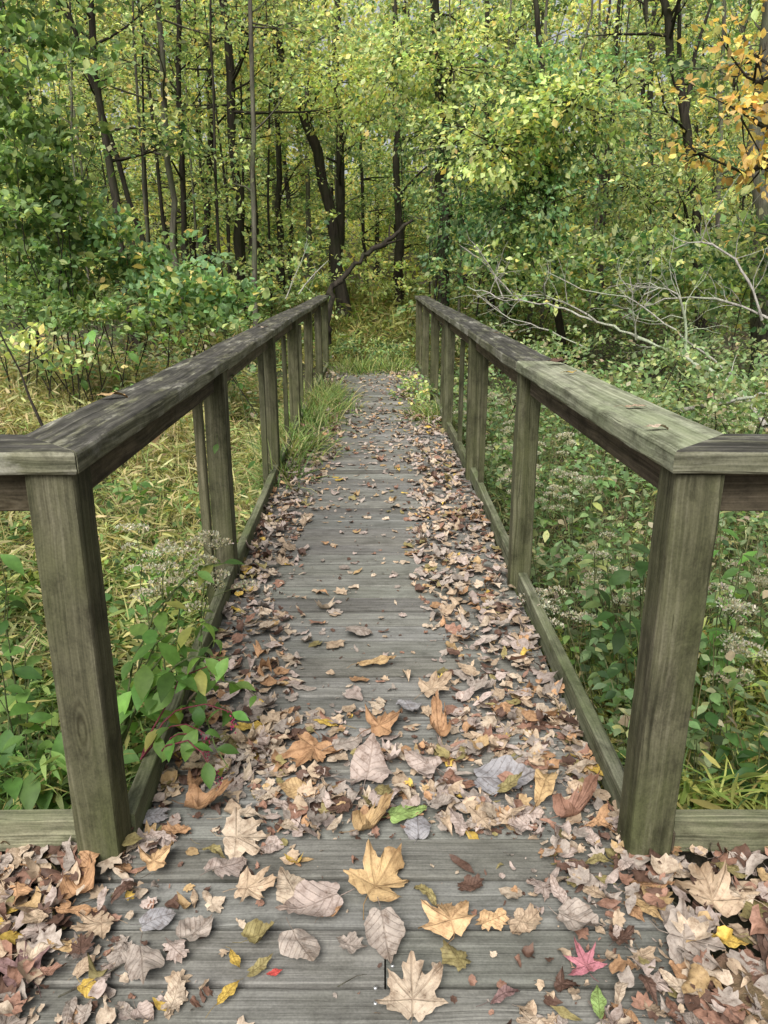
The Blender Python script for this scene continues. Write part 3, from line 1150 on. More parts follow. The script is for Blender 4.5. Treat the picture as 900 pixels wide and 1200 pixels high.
def sample_drift(n, x0, x1, y0, y1, smin, smax, layer):
    c = 0
    tries = 0
    while c < n and tries < n * 60:
        tries += 1
        x = rgl.uniform(x0, x1)
        y = rgl.uniform(y0, y1)
        d = dens(x, y) * (0.6 + 0.8 * max(0, 0.5 + mnoise.noise((x * 3, y * 3, layer))))
        if rgl.random() > d:
            continue
        if any((x - a) ** 2 + (y - b_) ** 2 < (0.95 * h_) ** 2 for a, b_, h_ in HSPOT) and rgl.random() < 0.93:
            continue
        size = (smin + (smax - smin) * rgl.random() ** 1.3) * (0.8 if rgl.random() < 0.5 else 1)
        heap = rgl.uniform(0, 0.035 if d > 0.7 else 0.006)
        cands.append([x, y, size, rgl.choice(KINDS_W), rgl.choice(COL_W), rgl.uniform(0, 6.28), heap, d])
        c += 1


sample_drift(1500, -1.3, 1.3, 0.85, 1.66, 0.014, 0.054, 1)
sample_drift(1250, -0.8, 0.75, 1.67, 2.3, 0.014, 0.060, 2)
sample_drift(1750, -0.9, 0.78, 2.2, 4.6, 0.018, 0.062, 3)
sample_drift(2300, -0.95, 0.75, 4.4, 8.5, 0.022, 0.055, 4)
sample_drift(2000, -1.0, 0.7, 8.0, 13.6, 0.024, 0.055, 5)
vis = []
for c in cands:
    depth = c[1] * math.cos(TH) + H * math.sin(TH)
    px = 450 + FPX * c[0] / depth
    c.append(c[2] / depth if -10 < px < 910 else 0)
cands.sort(key=lambda c: -c[8])
ZONE = lambda x, y: (('heaped left of the near boards' if x < -0.5 else 'heaped right of the near boards' if x > 0.4 else 'scattered on the near boards') if y < 1.66 else
                     ('in the drift along the left railing' if x < -0.3 else 'in the drift along the right railing' if x > 0.28 else 'scattered down the middle of the deck'))
NIND = 225
for c in cands[:NIND]:
    x, y, size, kind, colour, rz, heap, d = c[:8]
    tl = 0.2 if d > 0.6 else 0.08
    z = surf_z(x, y)
    place_leaf(kind, rgl.randrange(8), x, y, z, size, colour, rz, (rgl.gauss(0, tl), rgl.gauss(0, tl)),
               f'{colour} {SHAPE_WORD[kind]} leaf {ZONE(x, y)}', lift=heap)


def litter(name, items, label):
    S = Soup()
    Vs, Fs, Cs, n = [], [], [], 0
    for (x, y, z, size, kind, colour, rx, ry, rz) in items:
        P, F, tone, _ = rgl.choice(LOW[kind])
        R = rot_euler(rx, ry, rz)
        Q = (P @ R.T) * size
        Q[:, 2] -= np.percentile(Q[:, 2], 6)
        Q += (x, y, z + 0.002)
        Vs.append(Q)
        Fs.append(np.array(F) + n)
        base = np.array(DRY[colour]) * rgl.uniform(0.75, 1.2)
        Cs.append(tone[:, None] * base[None])
        n += len(Q)
    V = np.concatenate(Vs)
    F = np.concatenate(Fs)
    C = np.concatenate(Cs)
    tri = F[:, 0] == F[:, 3]
    F3 = np.concatenate([F[tri][:, :3], F[~tri][:, [0, 1, 2]], F[~tri][:, [0, 2, 3]]])
    C3 = np.concatenate([C[tri], C[~tri], C[~tri]])
    me = mesh_np(name, V, F3, C3, True)
    o = link(name, me, M_LITTER)
    tag(o, label, 'leaf litter', None, 'stuff')
    return o


items = []
for c in cands[NIND:]:
    x, y, size, kind, colour, rz, heap, d = c[:8]
    tl = 0.24 if d > 0.6 else 0.10
    items.append((x, y, surf_z(x, y) + heap, size, kind if kind in LOW else 'maple', colour, rgl.gauss(0, tl), rgl.gauss(0, tl), rz))
# packed leaves on the soil at both sides of the landing
for i in range(900):
    sgn = rgl.choice((-1, 1))
    x = (-0.74 - rgl.random() * .6) if sgn < 0 else (0.62 + rgl.random() * .6)
    y = rgl.uniform(1.0, 1.68)
    items.append((x, y, surf_z(x, y) + rgl.uniform(0, .03), rgl.uniform(.018, .055), rgl.choice(('maple', 'heart', 'oval', 'scrap')), rgl.choice(COL_W + ['dark brown'] * 45 + ['reddish brown'] * 30 + ['grey brown'] * 20), rgl.gauss(0, .22), rgl.gauss(0, .3), rgl.uniform(0, 6.28)))
# broken bits and small dark debris among the leaves
for i in range(9000):
    y = 0.9 + 5.0 * rgl.random() ** 2.0
    x = rgl.uniform(-1.3, 1.3) if y < 1.66 else rgl.uniform(lin(LP, y) - .05, lin(RP, y) + .05)
    d = dens(x, y)
    if rgl.random() > d * 0.9 + 0.06:
        continue
    items.append((x, y, surf_z(x, y) + rgl.uniform(0, .008) * d, rgl.choice((0.004, 0.006, 0.009, 0.014, 0.019)) * rgl.uniform(.7, 1.2), rgl.choice(('scrap', 'scrap', 'oval')),
                  rgl.choice(('dark brown', 'dark brown', 'reddish brown', 'grey brown', 'tan', 'pale beige')), rgl.gauss(0, .4), rgl.gauss(0, .4), rgl.uniform(0, 6.28)))
litter('leaf_litter', items, 'small dry leaves and crumbs drifted over the boards')
# brown leaves on the forest floor beside and beyond the bridge
items = []
for i in range(2400):
    y = 2 + 18 * rgl.random() ** 1.2
    x = rgl.uniform(-6, 7)
    if lin(LP, y) - 0.1 < x < lin(RP, y) + 0.1 and y < 12.9:
        continue
    items.append((x, y, float(ground_z(x, y)) + rgl.uniform(0, .05), rgl.uniform(.025, .055), rgl.choice(('maple', 'heart', 'oval', 'scrap')), rgl.choice(COL_W), rgl.gauss(0, .4), rgl.gauss(0, .4), rgl.uniform(0, 6.28)))
litter('leaf_litter', items, 'brown fallen leaves on the soil beside the bridge')

# leaves lying on the handrails
CT = PTOP + CAPT + 0.004
for (px, py, wpx, kind, var, colour, hd, label) in [
    (132, 466, 30, 'oval', 6, 'golden tan', 40, 'curled golden leaf on the left handrail'),
    (650, 425, 24, 'scrap', 4, 'dark brown', 20, 'crumpled dark brown leaf on the right handrail'),
    (668, 437, 16, 'oval', 1, 'yellow', 10, 'small yellow leaf beside the crumpled dark leaf on the right handrail'),
    (745, 477, 26, 'oval', 0, 'tan', 10, 'flat tan leaf in the middle of the right handrail'),
    (770, 503, 26, 'oval', 6, 'pale beige', 20, 'rolled pale leaf on the right handrail nearest the corner'),
    (596, 390, 20, 'oval', 2, 'orange brown', 0, 'orange brown leaf on the right handrail beyond the crumpled one'),
    (307, 424 - 40, 12, 'oval', 1, 'pale beige', 0, 'tiny pale leaf far along the left handrail'),
    (545, 362, 10, 'oval', 1, 'tan', 0, 'tiny tan leaf far along the right handrail'),
]:
    p = on_z(px, py, CT)
    depth = p.y * math.cos(TH) + (H - p.z) * math.sin(TH)
    place_leaf(kind, var, p.x, p.y, CT, wpx / FPX * depth / 1.55, colour, math.radians(hd), (0, 0), label, 'leaves lying on the handrails')

# piece of bark and twigs on the landing
S = Soup()
P = on_z(880, 1165, 0.03)
pts, rad = [], []
S.ribbons(np.array([[0.0, 0, 0.02]]), np.array([[0.35, -1.0, 0.02]]), np.array([[0, 0, 1.0]]), np.array([0.22]), np.array([0.045]), np.array([[1., 1, 1]]), (0.6, 1.0, 0.9, 1.05, 0.8, 0.9, 0.4), 0.1, -0.45)
me = S.mesh('bark_piece', True)
M_BARKP = bark_mat('reddish_bark', (0.06, 0.035, 0.025), (0.25, 0.15, 0.11), 3)
o = link('bark_piece', me, M_BARKP, None, (P.x - 0.02, P.y + 0.09, 0.02))
tag(o, 'reddish brown strip of bark at the bottom right corner', 'bark')


def twig(name, pts, r, mat, label, group, cat='twig'):
    S = Soup()
    b = Vector(pts[0])
    loc = [(Vector(p) - b) for p in pts]
    # smooth resample with small kinks
    q = []
    for i in range(len(loc) - 1):
        for t in (0, .33, .66):
            q.append(loc[i].lerp(loc[i + 1], t) + Vector((random.gauss(0, r * .5), random.gauss(0, r * .5), abs(random.gauss(0, r * .3)))))
    q.append(loc[-1])
    rad = np.linspace(r, r * 0.35, len(q))
    S.tube(q, rad, 6)
    me = S.mesh(name, True)
    o = link(name, me, mat, None, b)
    tag(o, label, cat, group)
    return o, S


for (a, b, r, label) in [((70, 1175), (190, 1118), .0022, 'thin twig across the bottom left litter'), ((395, 1163), (430, 1148), .0014, 'short twig on the boards under the grey leaf'),
                         ((640, 925), (700, 900), .002, 'thin twig in the litter near the right post'), ((740, 1040), (800, 1060), .002, 'thin twig in front of the right post'),
                         ((35, 1085), (120, 1055), .0025, 'dark twig in the litter by the left toe board')]:
    A = on_z(*a, LZ)
    Bq = on_z(*b, LZ)
    A.z = surf_z(A.x, A.y) + .014
    Bq.z = surf_z(Bq.x, Bq.y) + .014
    twig('twig', [A, A.lerp(Bq, .5) + Vector((0.01, 0.008, .004)), Bq], r, M_BARKG, label, 'twigs in the leaf litter')

# ------------------------------------------------------------------ trees and shrubs
def np_rand_dirs(n, up=0.6, rng=RNG):
    d = rng.standard_normal((n, 3))
    d[:, 2] = d[:, 2] * 0.4
    return unit(d)


def leaf_spray(S, P, D, n, spread, size, pal, rng, prof=OVAL3, flat=0.55, droop=0.25):
    """n leaves around points P (m,3) with outward direction D (m,3)"""
    m = len(P)
    if m == 0:
        return
    idx = rng.integers(0, m, n)
    p = P[idx] + rng.standard_normal((n, 3)) * spread * 0.75 * np.array([1, 1, 0.5])
    d = unit(D[idx] + rng.standard_normal((n, 3)) * 0.6)
    d[:, 2] -= droop
    u = np.array([0, -.25, 1.0]) + rng.standard_normal((n, 3)) * flat * 1.25
    L = size * rng.uniform(0.5, 1.35, n)
    W = L * rng.uniform(0.24, 0.36, n)
    # colour drifts from clump to clump
    tone = 0.75 + 0.5 * rng.random(m)
    c = pick(pal, n, rng) * tone[idx][:, None]
    S.ribbons(p, d, u, L, W, c, prof, rng.uniform(-0.1, 0.6, n), rng.uniform(0, 0.4, n))


def branch_pts(p, d, L, rng, k=5, lift=0.15, wob=0.12):
    pts = [np.array(p, float)]
    d = np.array(d, float)
    for i in range(k):
        d = d + rng.standard_normal(3) * wob
        d[2] += lift / k
        d /= np.linalg.norm(d)
        pts.append(pts[-1] + d * L / k)
    return np.array(pts)


def make_tree(trunk, r0, r1, nb, zlo, zhi, reach, nleaf, size, pal, seed, bark, blobs=(), name='tree', label=None, cat='tree', group=None, stem_extra=(), sides=8, leafprof=OVAL3):
    """trunk: list of world points bottom to top; blobs: (center, radius xyz, n, palette, size)"""
    rng = np.random.default_rng(seed)
    base = np.array(tuple(trunk[0]), float)
    T = np.array([tuple(p) for p in trunk], float) - base
    # resample
    seg = np.concatenate([[0], np.cumsum(np.linalg.norm(np.diff(T, axis=0), axis=1))])
    k = max(10, int(seg[-1] / 0.55))
    q = np.linspace(0, seg[-1], k)
    TT = np.stack([np.interp(q, seg, T[:, i]) for i in range(3)], -1)
    TT[1:-1] += rng.standard_normal((k - 2, 3)) * r0 * 0.28 * np.array([1, 1, 0])
    rad = r0 + (r1 - r0) * (q / seg[-1])
    rad = rad * (1 + 0.05 * rng.standard_normal(k))
    rad[0] *= 1.5
    if k > 3:
        rad[1] *= 1.12
    TS = Soup()
    TS.tube(TT, rad, sides)
    for ex in stem_extra:
        e = np.array([tuple(p) for p in ex[0]], float) - base
        TS.tube(e, np.linspace(ex[1], ex[1] * 0.4, len(e)), 6)
    CS = Soup()
    Ppool, Dpool = [], []
    zt = TT[:, 2]
    for i in range(nb):
        z = zlo + (zhi - zlo) * rng.random()
        p = np.array([np.interp(z, zt, TT[:, j]) for j in range(3)])
        rr = np.interp(z, zt, rad)
        az = rng.uniform(0, 2 * PI)
        el = rng.uniform(-0.1, 0.75)
        L = reach * rng.uniform(0.45, 1.1) * (1 - 0.45 * (z - zlo) / max(zhi - zlo, .1))
        d = np.array([math.cos(az) * math.cos(el), math.sin(az) * math.cos(el), math.sin(el)])
        bp = branch_pts(p, d, L, rng)
        rb = min(rr * 0.45, 0.012 + 0.012 * L)
        TS.tube(bp, np.linspace(rb, 0.003, len(bp)), 4)
        for jn in range(rng.integers(4, 7)):
            t = rng.uniform(0.3, 1.0)
            f = t * (len(bp) - 1)
            i0 = min(int(f), len(bp) - 2)
            pp = bp[i0] + (bp[i0 + 1] - bp[i0]) * (f - i0)
            dd = unit(bp[i0 + 1] - bp[i0])
            dd = unit(dd + np.array([rng.normal(0, .7), rng.normal(0, .7), rng.normal(0, .25)]))
            tw = branch_pts(pp, dd, L * rng.uniform(.25, .5), rng, 3, 0.05, 0.18)
            TS.tube(tw, np.linspace(rb * .35, 0.002, len(tw)), 3)
            for t2 in (0.35, 0.7, 1.0):
                f2 = t2 * 3
                a0 = min(int(f2), 2)
                Ppool.append(tw[a0] + (tw[a0 + 1] - tw[a0]) * (f2 - a0))
                Dpool.append(dd)
    if Ppool:
        leaf_spray(CS, np.array(Ppool), np.array(Dpool), nleaf, 0.13 + size * 0.5, size, pal, rng, leafprof)
    for (c, R, n, bpal, bsz) in blobs:
        c = np.array(tuple(c), float) - base
        R = np.array(R, float)
        m = max(8, int(n / 26))
        q2 = c + rng.standard_normal((m, 3)) * R * 0.62
        # limb feeding the clump, and a few twigs inside it
        j = int(np.argmin(np.linalg.norm(TT - c, axis=1) + 0.6 * np.abs(TT[:, 2] - c[2] + R[2])))
        limb = np.stack([TT[j], TT[j] * 0.5 + c * 0.5 + rng.standard_normal(3) * 0.1, c])
        TS.tube(limb, [min(rad[j] * .5, .05), min(rad[j] * .4, .025), 0.01], 5)
        for a in q2[:: max(1, m // 14)]:
            TS.tube(np.stack([c + (a - c) * 0.1, c + (a - c) * 0.55 + rng.standard_normal(3) * .06, a]), [0.012, 0.007, 0.003], 3)
        leaf_spray(CS, q2, unit(q2 - c + 1e-6), int(n * .95), 0.10 + bsz * 0.6, bsz * .8, bpal, rng, leafprof)
    o = empty(name, tuple(base))
    tag(o, label, cat, group)
    link('trunk', TS.mesh('trunk', True), bark, o)
    if CS.V:
        link('crown', CS.mesh('crown'), M_LEAF, o)
    return o


def copy_tree(o, loc, rz, s, label, group):
    c = o.copy()
    COL.objects.link(c)
    c.location = loc
    c.rotation_euler = (0, 0, rz)
    c.scale = (s, s, s)
    c['label'] = label
    c['group'] = group
    for ch in list(o.children):
        d = ch.copy()
        COL.objects.link(d)
        d.parent = c
    return c


PAL_YG = [(2.4, YGREEN), (2.4, OLIVE), (3.6, GREEN), (.7, YEL), (1.6, LIME), (1.2, BGREEN)]
PAL_G = [(4, GREEN), (2, OLIVE), (2, DGREEN), (1.5, YGREEN)]
PAL_DG = [(4, DGREEN), (2, GREEN), (1, BGREEN)]
PAL_Y = [(1.7, YEL), (3, YGREEN), (1, LIME), (2, OLIVE), (1.4, GREEN)]
PAL_LIME = [(4, LIME), (3, YGREEN), (1, YEL), (1, GREEN)]
PAL_BG = [(4, BGREEN), (2, GREEN), (1, YGREEN), (.4, YEL)]
PAL_OR = [(2, (.60, .40, .13)), (5, (.68, .53, .19)), (1, YGREEN), (.6, TAN)]


def px_trunk(pts, Y, top_extra=3.0, lean_y=0.0):
    """pixel polyline (bottom to top) on the plane at distance Y; base dropped to the ground, top carried on"""
    w_ = [on_y(px, py, Y) for px, py in pts]
    d = (w_[1] - w_[0]).normalized()
    b = w_[0]
    gz = float(ground_z(b.x, b.y)) - 0.08
    if b.z > gz:
        w_.insert(0, Vector((b.x - d.x * (b.z - gz) * .8, b.y, gz)))
    e = (w_[-1] - w_[-2]).normalized()
    w_.append(w_[-1] + e * top_extra + Vector((0, lean_y, 0)))
    return w_


def B(px, py, Y, rpx, rpy, n, pal, size):
    c = on_y(px, py, Y)
    k = Y / FPX
    return (c, (rpx * k, rpx * k * 0.9, rpy * k), n, pal, size)


G_L = 'trees standing behind the left railing'
G_R = 'trees standing behind the right railing'
GX = lambda pts, Y, wpx, nb, zlo, zhi, reach, nl, size, pal, seed, bark, label, group, blobs=(), extra=(), top=3.0, name='tree', cat='tree', lp=OVAL3: make_tree(
    px_trunk(pts, Y, top), wpx / FPX * Y * 0.41, wpx / FPX * Y * 0.19, nb, zlo, zhi, reach, int(nl * .85), size * .8, pal, seed, bark, blobs, name, label, cat, group, extra, 8, lp)

GX([(404, 378), (392, 270), (372, 180), (346, 100)], 18, 18, 16, 4.2, 9, 2.6, 3200, .13, PAL_YG, 1, M_BARK, 'thick dark leaning tree trunk just beyond the far end of the left railing', G_L,
   blobs=[B(385, 95, 17, 62, 36, 2600, PAL_LIME, .12), B(330, 40, 17.5, 60, 40, 1700, PAL_Y, .13), B(450, 95, 16.5, 60, 36, 2000, PAL_LIME, .12)])
GX([(399, 340), (400, 230), (397, 120)], 21, 14, 14, 3, 9, 2.2, 2600, .13, PAL_YG, 2, M_BARK, 'straight dark trunk right behind the thick leaning tree', G_L)
GX([(206, 300), (196, 180), (184, 0)], 14, 10, 12, 2.6, 7.5, 1.8, 1500, .12, PAL_Y, 3, M_BARKG, 'pale grey slender trunk left of the middle of the left woods', G_L)
GX([(216, 260), (211, 150), (209, 30)], 16, 9, 12, 2.5, 7.5, 1.9, 1500, .12, PAL_YG, 4, M_BARK, 'dark thin trunk just right of the pale grey slender trunk', G_L)
GX([(282, 330), (277, 190), (268, 70), (262, 0)], 16, 15, 14, 3.5, 8, 2.2, 2000, .13, PAL_Y, 5, M_BARK, 'dark medium trunk with yellow leaves above the far left railing', G_L)
GX([(298, 335), (296, 180), (295, 0)], 14, 8, 12, 2.4, 7.5, 1.7, 1500, .11, PAL_YG, 6, M_BARKG, 'thin straight grey trunk right of the dark medium trunk', G_L)
GX([(240, 300), (246, 200), (248, 60)], 18, 10, 12, 3, 8, 2.0, 1800, .13, PAL_YG, 7, M_BARK, 'dark thin trunk left of the dark medium trunk with yellow leaves', G_L)
GX([(136, 250), (124, 180), (114, 105), (108, 20)], 13, 13, 12, 2.8, 7, 1.8, 1700, .12, PAL_G, 8, M_BARK, 'dark slanting trunk rising out of the left thicket', G_L)
GX([(165, 275), (140, 195), (122, 140)], 13.5, 9, 8, 2.5, 6, 1.5, 900, .12, PAL_G, 9, M_BARK, 'thin dark trunk leaning left beside the slanting trunk', G_L)
GX([(362, 340), (361, 200), (360, 60)], 22, 8, 12, 2.5, 9, 2.2, 2200, .13, PAL_YG, 10, M_BARKG, 'thin trunk left of the thick leaning tree', G_L)
GX([(330, 340), (327, 230), (324, 80)], 20, 10, 12, 2.5, 9, 2.2, 2200, .13, PAL_Y, 11, M_BARK, 'dark trunk between the thin grey trunk and the thick leaning tree', G_L)

GX([(519, 345), (520, 240), (516, 130), (512, 30)], 15, 17, 10, 3, 8, 2.0, 1600, .12, PAL_YG, 12, M_BARK, 'dark vine clad trunk behind the far end of the right railing', G_R,
   blobs=[B(540, 245, 14.7, 34, 75, 2000, PAL_DG, .10), B(500, 150, 15, 40, 50, 1500, PAL_G, .11), B(530, 80, 14.5, 70, 34, 2300, PAL_LIME, .12), B(470, 60, 15, 50, 40, 1500, PAL_YG, .12)])
GX([(466, 345), (466, 250), (464, 150)], 20, 12, 12, 2.6, 9, 2.0, 2200, .13, PAL_YG, 13, M_BARK, 'dark trunk beyond the bridge right of the thick leaning tree', G_R)
GX([(655, 340), (650, 260), (640, 170), (632, 60)], 13, 11, 10, 2, 7, 1.8, 1500, .11, PAL_G, 14, M_BARK, 'dark bushy tree in the middle of the right woods', G_R,
   blobs=[B(615, 240, 12.6, 55, 48, 2600, PAL_DG, .10), B(660, 150, 12.5, 70, 48, 2600, PAL_G, .11), B(640, 110, 12.2, 60, 40, 1900, PAL_BG, .12), B(670, 120, 11.6, 44, 26, 900, PAL_LIME, .13), B(580, 170, 12, 52, 32, 1500, PAL_LIME, .12), B(640, 240, 12, 36, 40, 900, PAL_BG, .11)])
GX([(822, 345), (815, 250), (800, 130), (780, 20)], 14, 15, 12, 3.4, 7.5, 1.9, 1500, .12, PAL_YG, 15, M_BARK, 'dark leaning trunk in the right woods with a forked top', G_R,
   extra=[([on_y(803, 140, 14), on_y(796, 70, 14), on_y(796, 0, 14)], .06), ([on_y(803, 140, 14), on_y(815, 60, 14.2), on_y(835, 0, 14.4)], .05)],
   blobs=[B(740, 215, 13.5, 55, 60, 2000, PAL_YG, .11), B(800, 235, 13, 50, 55, 1500, PAL_YG, .11)])
GX([(838, 345), (842, 240), (846, 100)], 15, 8, 12, 2.5, 7.5, 1.7, 1500, .12, PAL_G, 16, M_BARKG, 'thin trunk right of the dark leaning forked trunk', G_R)
GX([(893, 360), (893, 240), (896, 100)], 10.5, 30, 8, 3.8, 6, 1.6, 900, .13, PAL_G, 17, M_BARKG, 'thick grey trunk at the right edge of the picture', G_R)
GX([(930, 330), (925, 210), (915, 60)], 8.6, 16, 6, 3.2, 5, 1.2, 500, .13, PAL_OR, 18, M_BARK, 'maple with orange and yellow leaves at the upper right', G_R,
   blobs=[B(868, 130, 8.2, 44, 56, 330, PAL_OR, .12), B(895, 195, 8.2, 18, 22, 70, PAL_OR, .12), B(820, 180, 8.6, 34, 14, 90, PAL_OR, .11), B(888, 65, 8.4, 22, 26, 90, PAL_OR, .12), B(905, 275, 8.2, 28, 10, 40, PAL_OR, .12)], lp=OVAL)
GX([(705, 345), (704, 250), (712, 160)], 16, 9, 12, 2, 7.5, 2.0, 2000, .12, PAL_YG, 19, M_BARK, 'dark thin trunk between the bushy tree and the forked trunk', G_R)
GX([(762, 345), (764, 240), (760, 90)], 18, 9, 12, 2, 8, 2.0, 2200, .12, PAL_YG, 20, M_BARK, 'dark straight trunk left of the forked trunk', G_R)
GX([(575, 345), (572, 240), (570, 90)], 17, 10, 12, 2, 8, 2.0, 2200, .12, PAL_YG, 21, M_BARK, 'dark trunk just right of the vine clad trunk', G_R)

# trees deeper in the woods: five of a kind, copied
protos = []
for i, (pal, hgt, size) in enumerate(((PAL_YG, 10, .115), (PAL_Y, 11, .115), (PAL_G, 9.5, .115), (PAL_YG, 12, .12), (PAL_LIME, 8, .105))):
    lean = [(0.3, .1), (-.4, .2), (.1, 0), (.5, -.2), (-.2, .1)][i]
    trunk = [(0, 0, -.1), (lean[0] * .3, lean[1] * .3, hgt * .35), (lean[0] * .8, lean[1], hgt * .7), (lean[0] * 1.4, lean[1], hgt)]
    protos.append(dict(trunk=trunk, pal=pal, hgt=hgt, size=size))
PROTO_OBJ = [None] * 5
WOODS = ['yellow green', 'golden yellow', 'green', 'tall yellow green', 'lime green']
rgt = random.Random(5)
spots = []
for row, (Y, n) in enumerate(((20.5, 10), (24, 13), (27.5, 15), (31.5, 17), (36, 18))):
    half = Y * 0.56
    for i in range(n):
        x = -half + 2 * half * (i + 0.5 + rgt.uniform(-.35, .35)) / n
        y = Y + rgt.uniform(-1.6, 1.6)
        if abs(x + 0.2) < 1.2 and y < 25:
            continue
        spots.append((x, y, rgt.randrange(5), row))
for (x, y, v, row) in spots:
    side = 'left' if x < -0.02 * y else 'right'
    grp = f'woodland trees far behind the {side} railing'
    label = f'slim {WOODS[v]} leaved tree deep in the woods beyond the {side} railing'
    gz = float(ground_z(x, y))
    if PROTO_OBJ[v] is None:
        p = protos[v]
        o = make_tree([(a + x, b + y, c + gz) for a, b, c in p['trunk']], rgt.uniform(.07, .11), .03, 26, 0.9, p['hgt'] * .97, 2.4, 6000, p['size'], p['pal'], 60 + v, M_BARK if v != 2 else M_BARKG,
                      (), 'woodland_tree', label, 'tree', grp, sides=6)
        PROTO_OBJ[v] = o
    else:
        copy_tree(PROTO_OBJ[v], (x, y, gz - .08), rgt.uniform(0, 6.28), rgt.uniform(.85, 1.15) * (.72, .82, .92, 1.0, 1.08)[row], label, grp)

# saplings in the understorey, nearer
SAP = []
for v in range(4):
    pal = (PAL_YG, PAL_Y, PAL_G, PAL_LIME)[v]
    hgt = (4.6, 5.2, 3.8, 3.0)[v]
    SAP.append((hgt, pal))
SAP_OBJ = [None] * 4
for i in range(52):
    y = rgt.uniform(14.5, 21)
    x = rgt.uniform(-y * .54, y * .54)
    if -2.4 < x < 0.9 and y < 20:
        continue
    v = rgt.randrange(4)
    hgt, pal = SAP[v]
    side = 'left' if x < -0.3 else 'right'
    gz = float(ground_z(x, y))
    label = f'thin {("yellow green", "golden leaved", "green", "lime green")[v]} sapling in the understorey behind the {side} railing'
    grp = f'saplings behind the {side} railing'
    if SAP_OBJ[v] is None:
        SAP_OBJ[v] = make_tree([(x, y, gz - .05), (x + .1, y, gz + hgt * .4), (x - .05, y + .1, gz + hgt)], .028, .008, 16, .5, hgt * .95, 1.1, 1000, .08, pal, 90 + v, M_BARK, (), 'sapling', label, 'sapling', grp, sides=5)
    else:
        copy_tree(SAP_OBJ[v], (x, y, gz - .05), rgt.uniform(0, 6.28), rgt.uniform(.8, 1.25), label, grp)

for i in range(34):
    y = rgt.uniform(13.6, 19)
    x = rgt.uniform(-y * .5, y * .5)
    if -1.9 < x < 0.6:
        continue
    side = 'left' if x < -0.3 else 'right'
    gz = float(ground_z(x, y))
    hh = rgt.uniform(6.5, 8.5)
    ln = rgt.gauss(0, .35)
    make_tree([(x, y, gz - .05), (x + ln * .3 + rgt.gauss(0, .08), y, gz + hh * .35), (x + ln * .7 + rgt.gauss(0, .12), y + .1, gz + hh * .7), (x + ln, y + .1, gz + hh)], rgt.uniform(.022, .05), .012, 9, 2.2, hh, 1.1,
              380, .09, (PAL_YG, PAL_Y, PAL_G)[i % 3], 900 + i, (M_BARK, M_BARKG)[i % 2], (), 'slender_tree', f'slender bare stemmed {("dark", "grey")[i % 2]} young tree among the taller trunks behind the {side} railing', 'tree',
              f'slender young trees behind the {side} railing', sides=6)

# far woods that read as one mass
S = Soup()
n = 80000
yy = RNG.uniform(38, 56, n)
xx = RNG.uniform(-1, 1, n) * yy * 0.62
zz = ground_z(xx, yy) + 17 * RNG.random(n) ** 0.9
keep = np.array([mnoise.noise((a * .35, b * .2, c * .35)) for a, b, c in zip(xx, yy, zz)]) > -0.06
# clumps of gaps let the pale sky through near the top only
keep |= (zz < 8)
xx, yy, zz = xx[keep], yy[keep], zz[keep]
n = len(xx)
S.ribbons(np.stack([xx, yy, zz], -1), RNG.standard_normal((n, 3)), RNG.standard_normal((n, 3)) * .6 + np.array([0, -.4, 1]), RNG.uniform(.25, .5, n), RNG.uniform(.08, .16, n), pick([(3, (.56, .59, .24)), (2, (.44, .50, .20)), (1.5, (.70, .62, .25)), (1, (.32, .38, .15))], n), OVAL3, .3, .2)  # leaf colours lightened to stand in for haze over distance
o = link('far_woods', S.mesh('far_woods'), M_LEAF)
tag(o, 'distant yellow green mass of leaves closing off the woods', 'woods', None, 'stuff')


# ------------------------------------------------------------------ shrubs and the thicket at the left
def make_shrub(base, blobs, label, group, seed, name='shrub', cat='shrub', bark=None, nst=5, leafprof=OVAL):
    rng = np.random.default_rng(seed)
    b = np.array(tuple(base), float)
    TS, CS = Soup(), Soup()
    for (c, R, n, pal, sz) in blobs:
        c = np.array(tuple(c), float) - b
        R = np.array(R, float)
        m = max(10, int(n / 22))
        q = c + rng.standard_normal((m, 3)) * R * 0.62
        q[:, 2] = np.maximum(q[:, 2], 0.05)
        for a in q[:: max(1, m // 2)] if R[2] > .15 else ():
            mid = np.array([a[0] * .75, a[1] * .7, a[2] * .55]) + rng.standard_normal(3) * .12
            s0 = np.array([a[0] * .6 + rng.normal(0, .3), a[1] * .5 + rng.normal(0, .25), 0])
            TS.tube(np.stack([s0, mid, a]), [0.008, 0.006, 0.0025], 4)
        leaf_spray(CS, q, unit(q - c * np.array([1, 1, .6]) + 1e-6), n, 0.06 + sz * 0.6, sz, pal, rng, leafprof, 0.5, 0.35)
    o = empty(name, tuple(b))
    tag(o, label, cat, group)
    if TS.V:
        link('stems', TS.mesh('stems', True), bark or M_BARK, o)
    link('foliage', CS.mesh('foliage'), M_LEAF, o)
    return o


def gpt(px, Y, dz=0.0):
    p = on_y(px, 330, Y)
    return Vector((p.x, Y, float(ground_z(p.x, Y)) + dz))


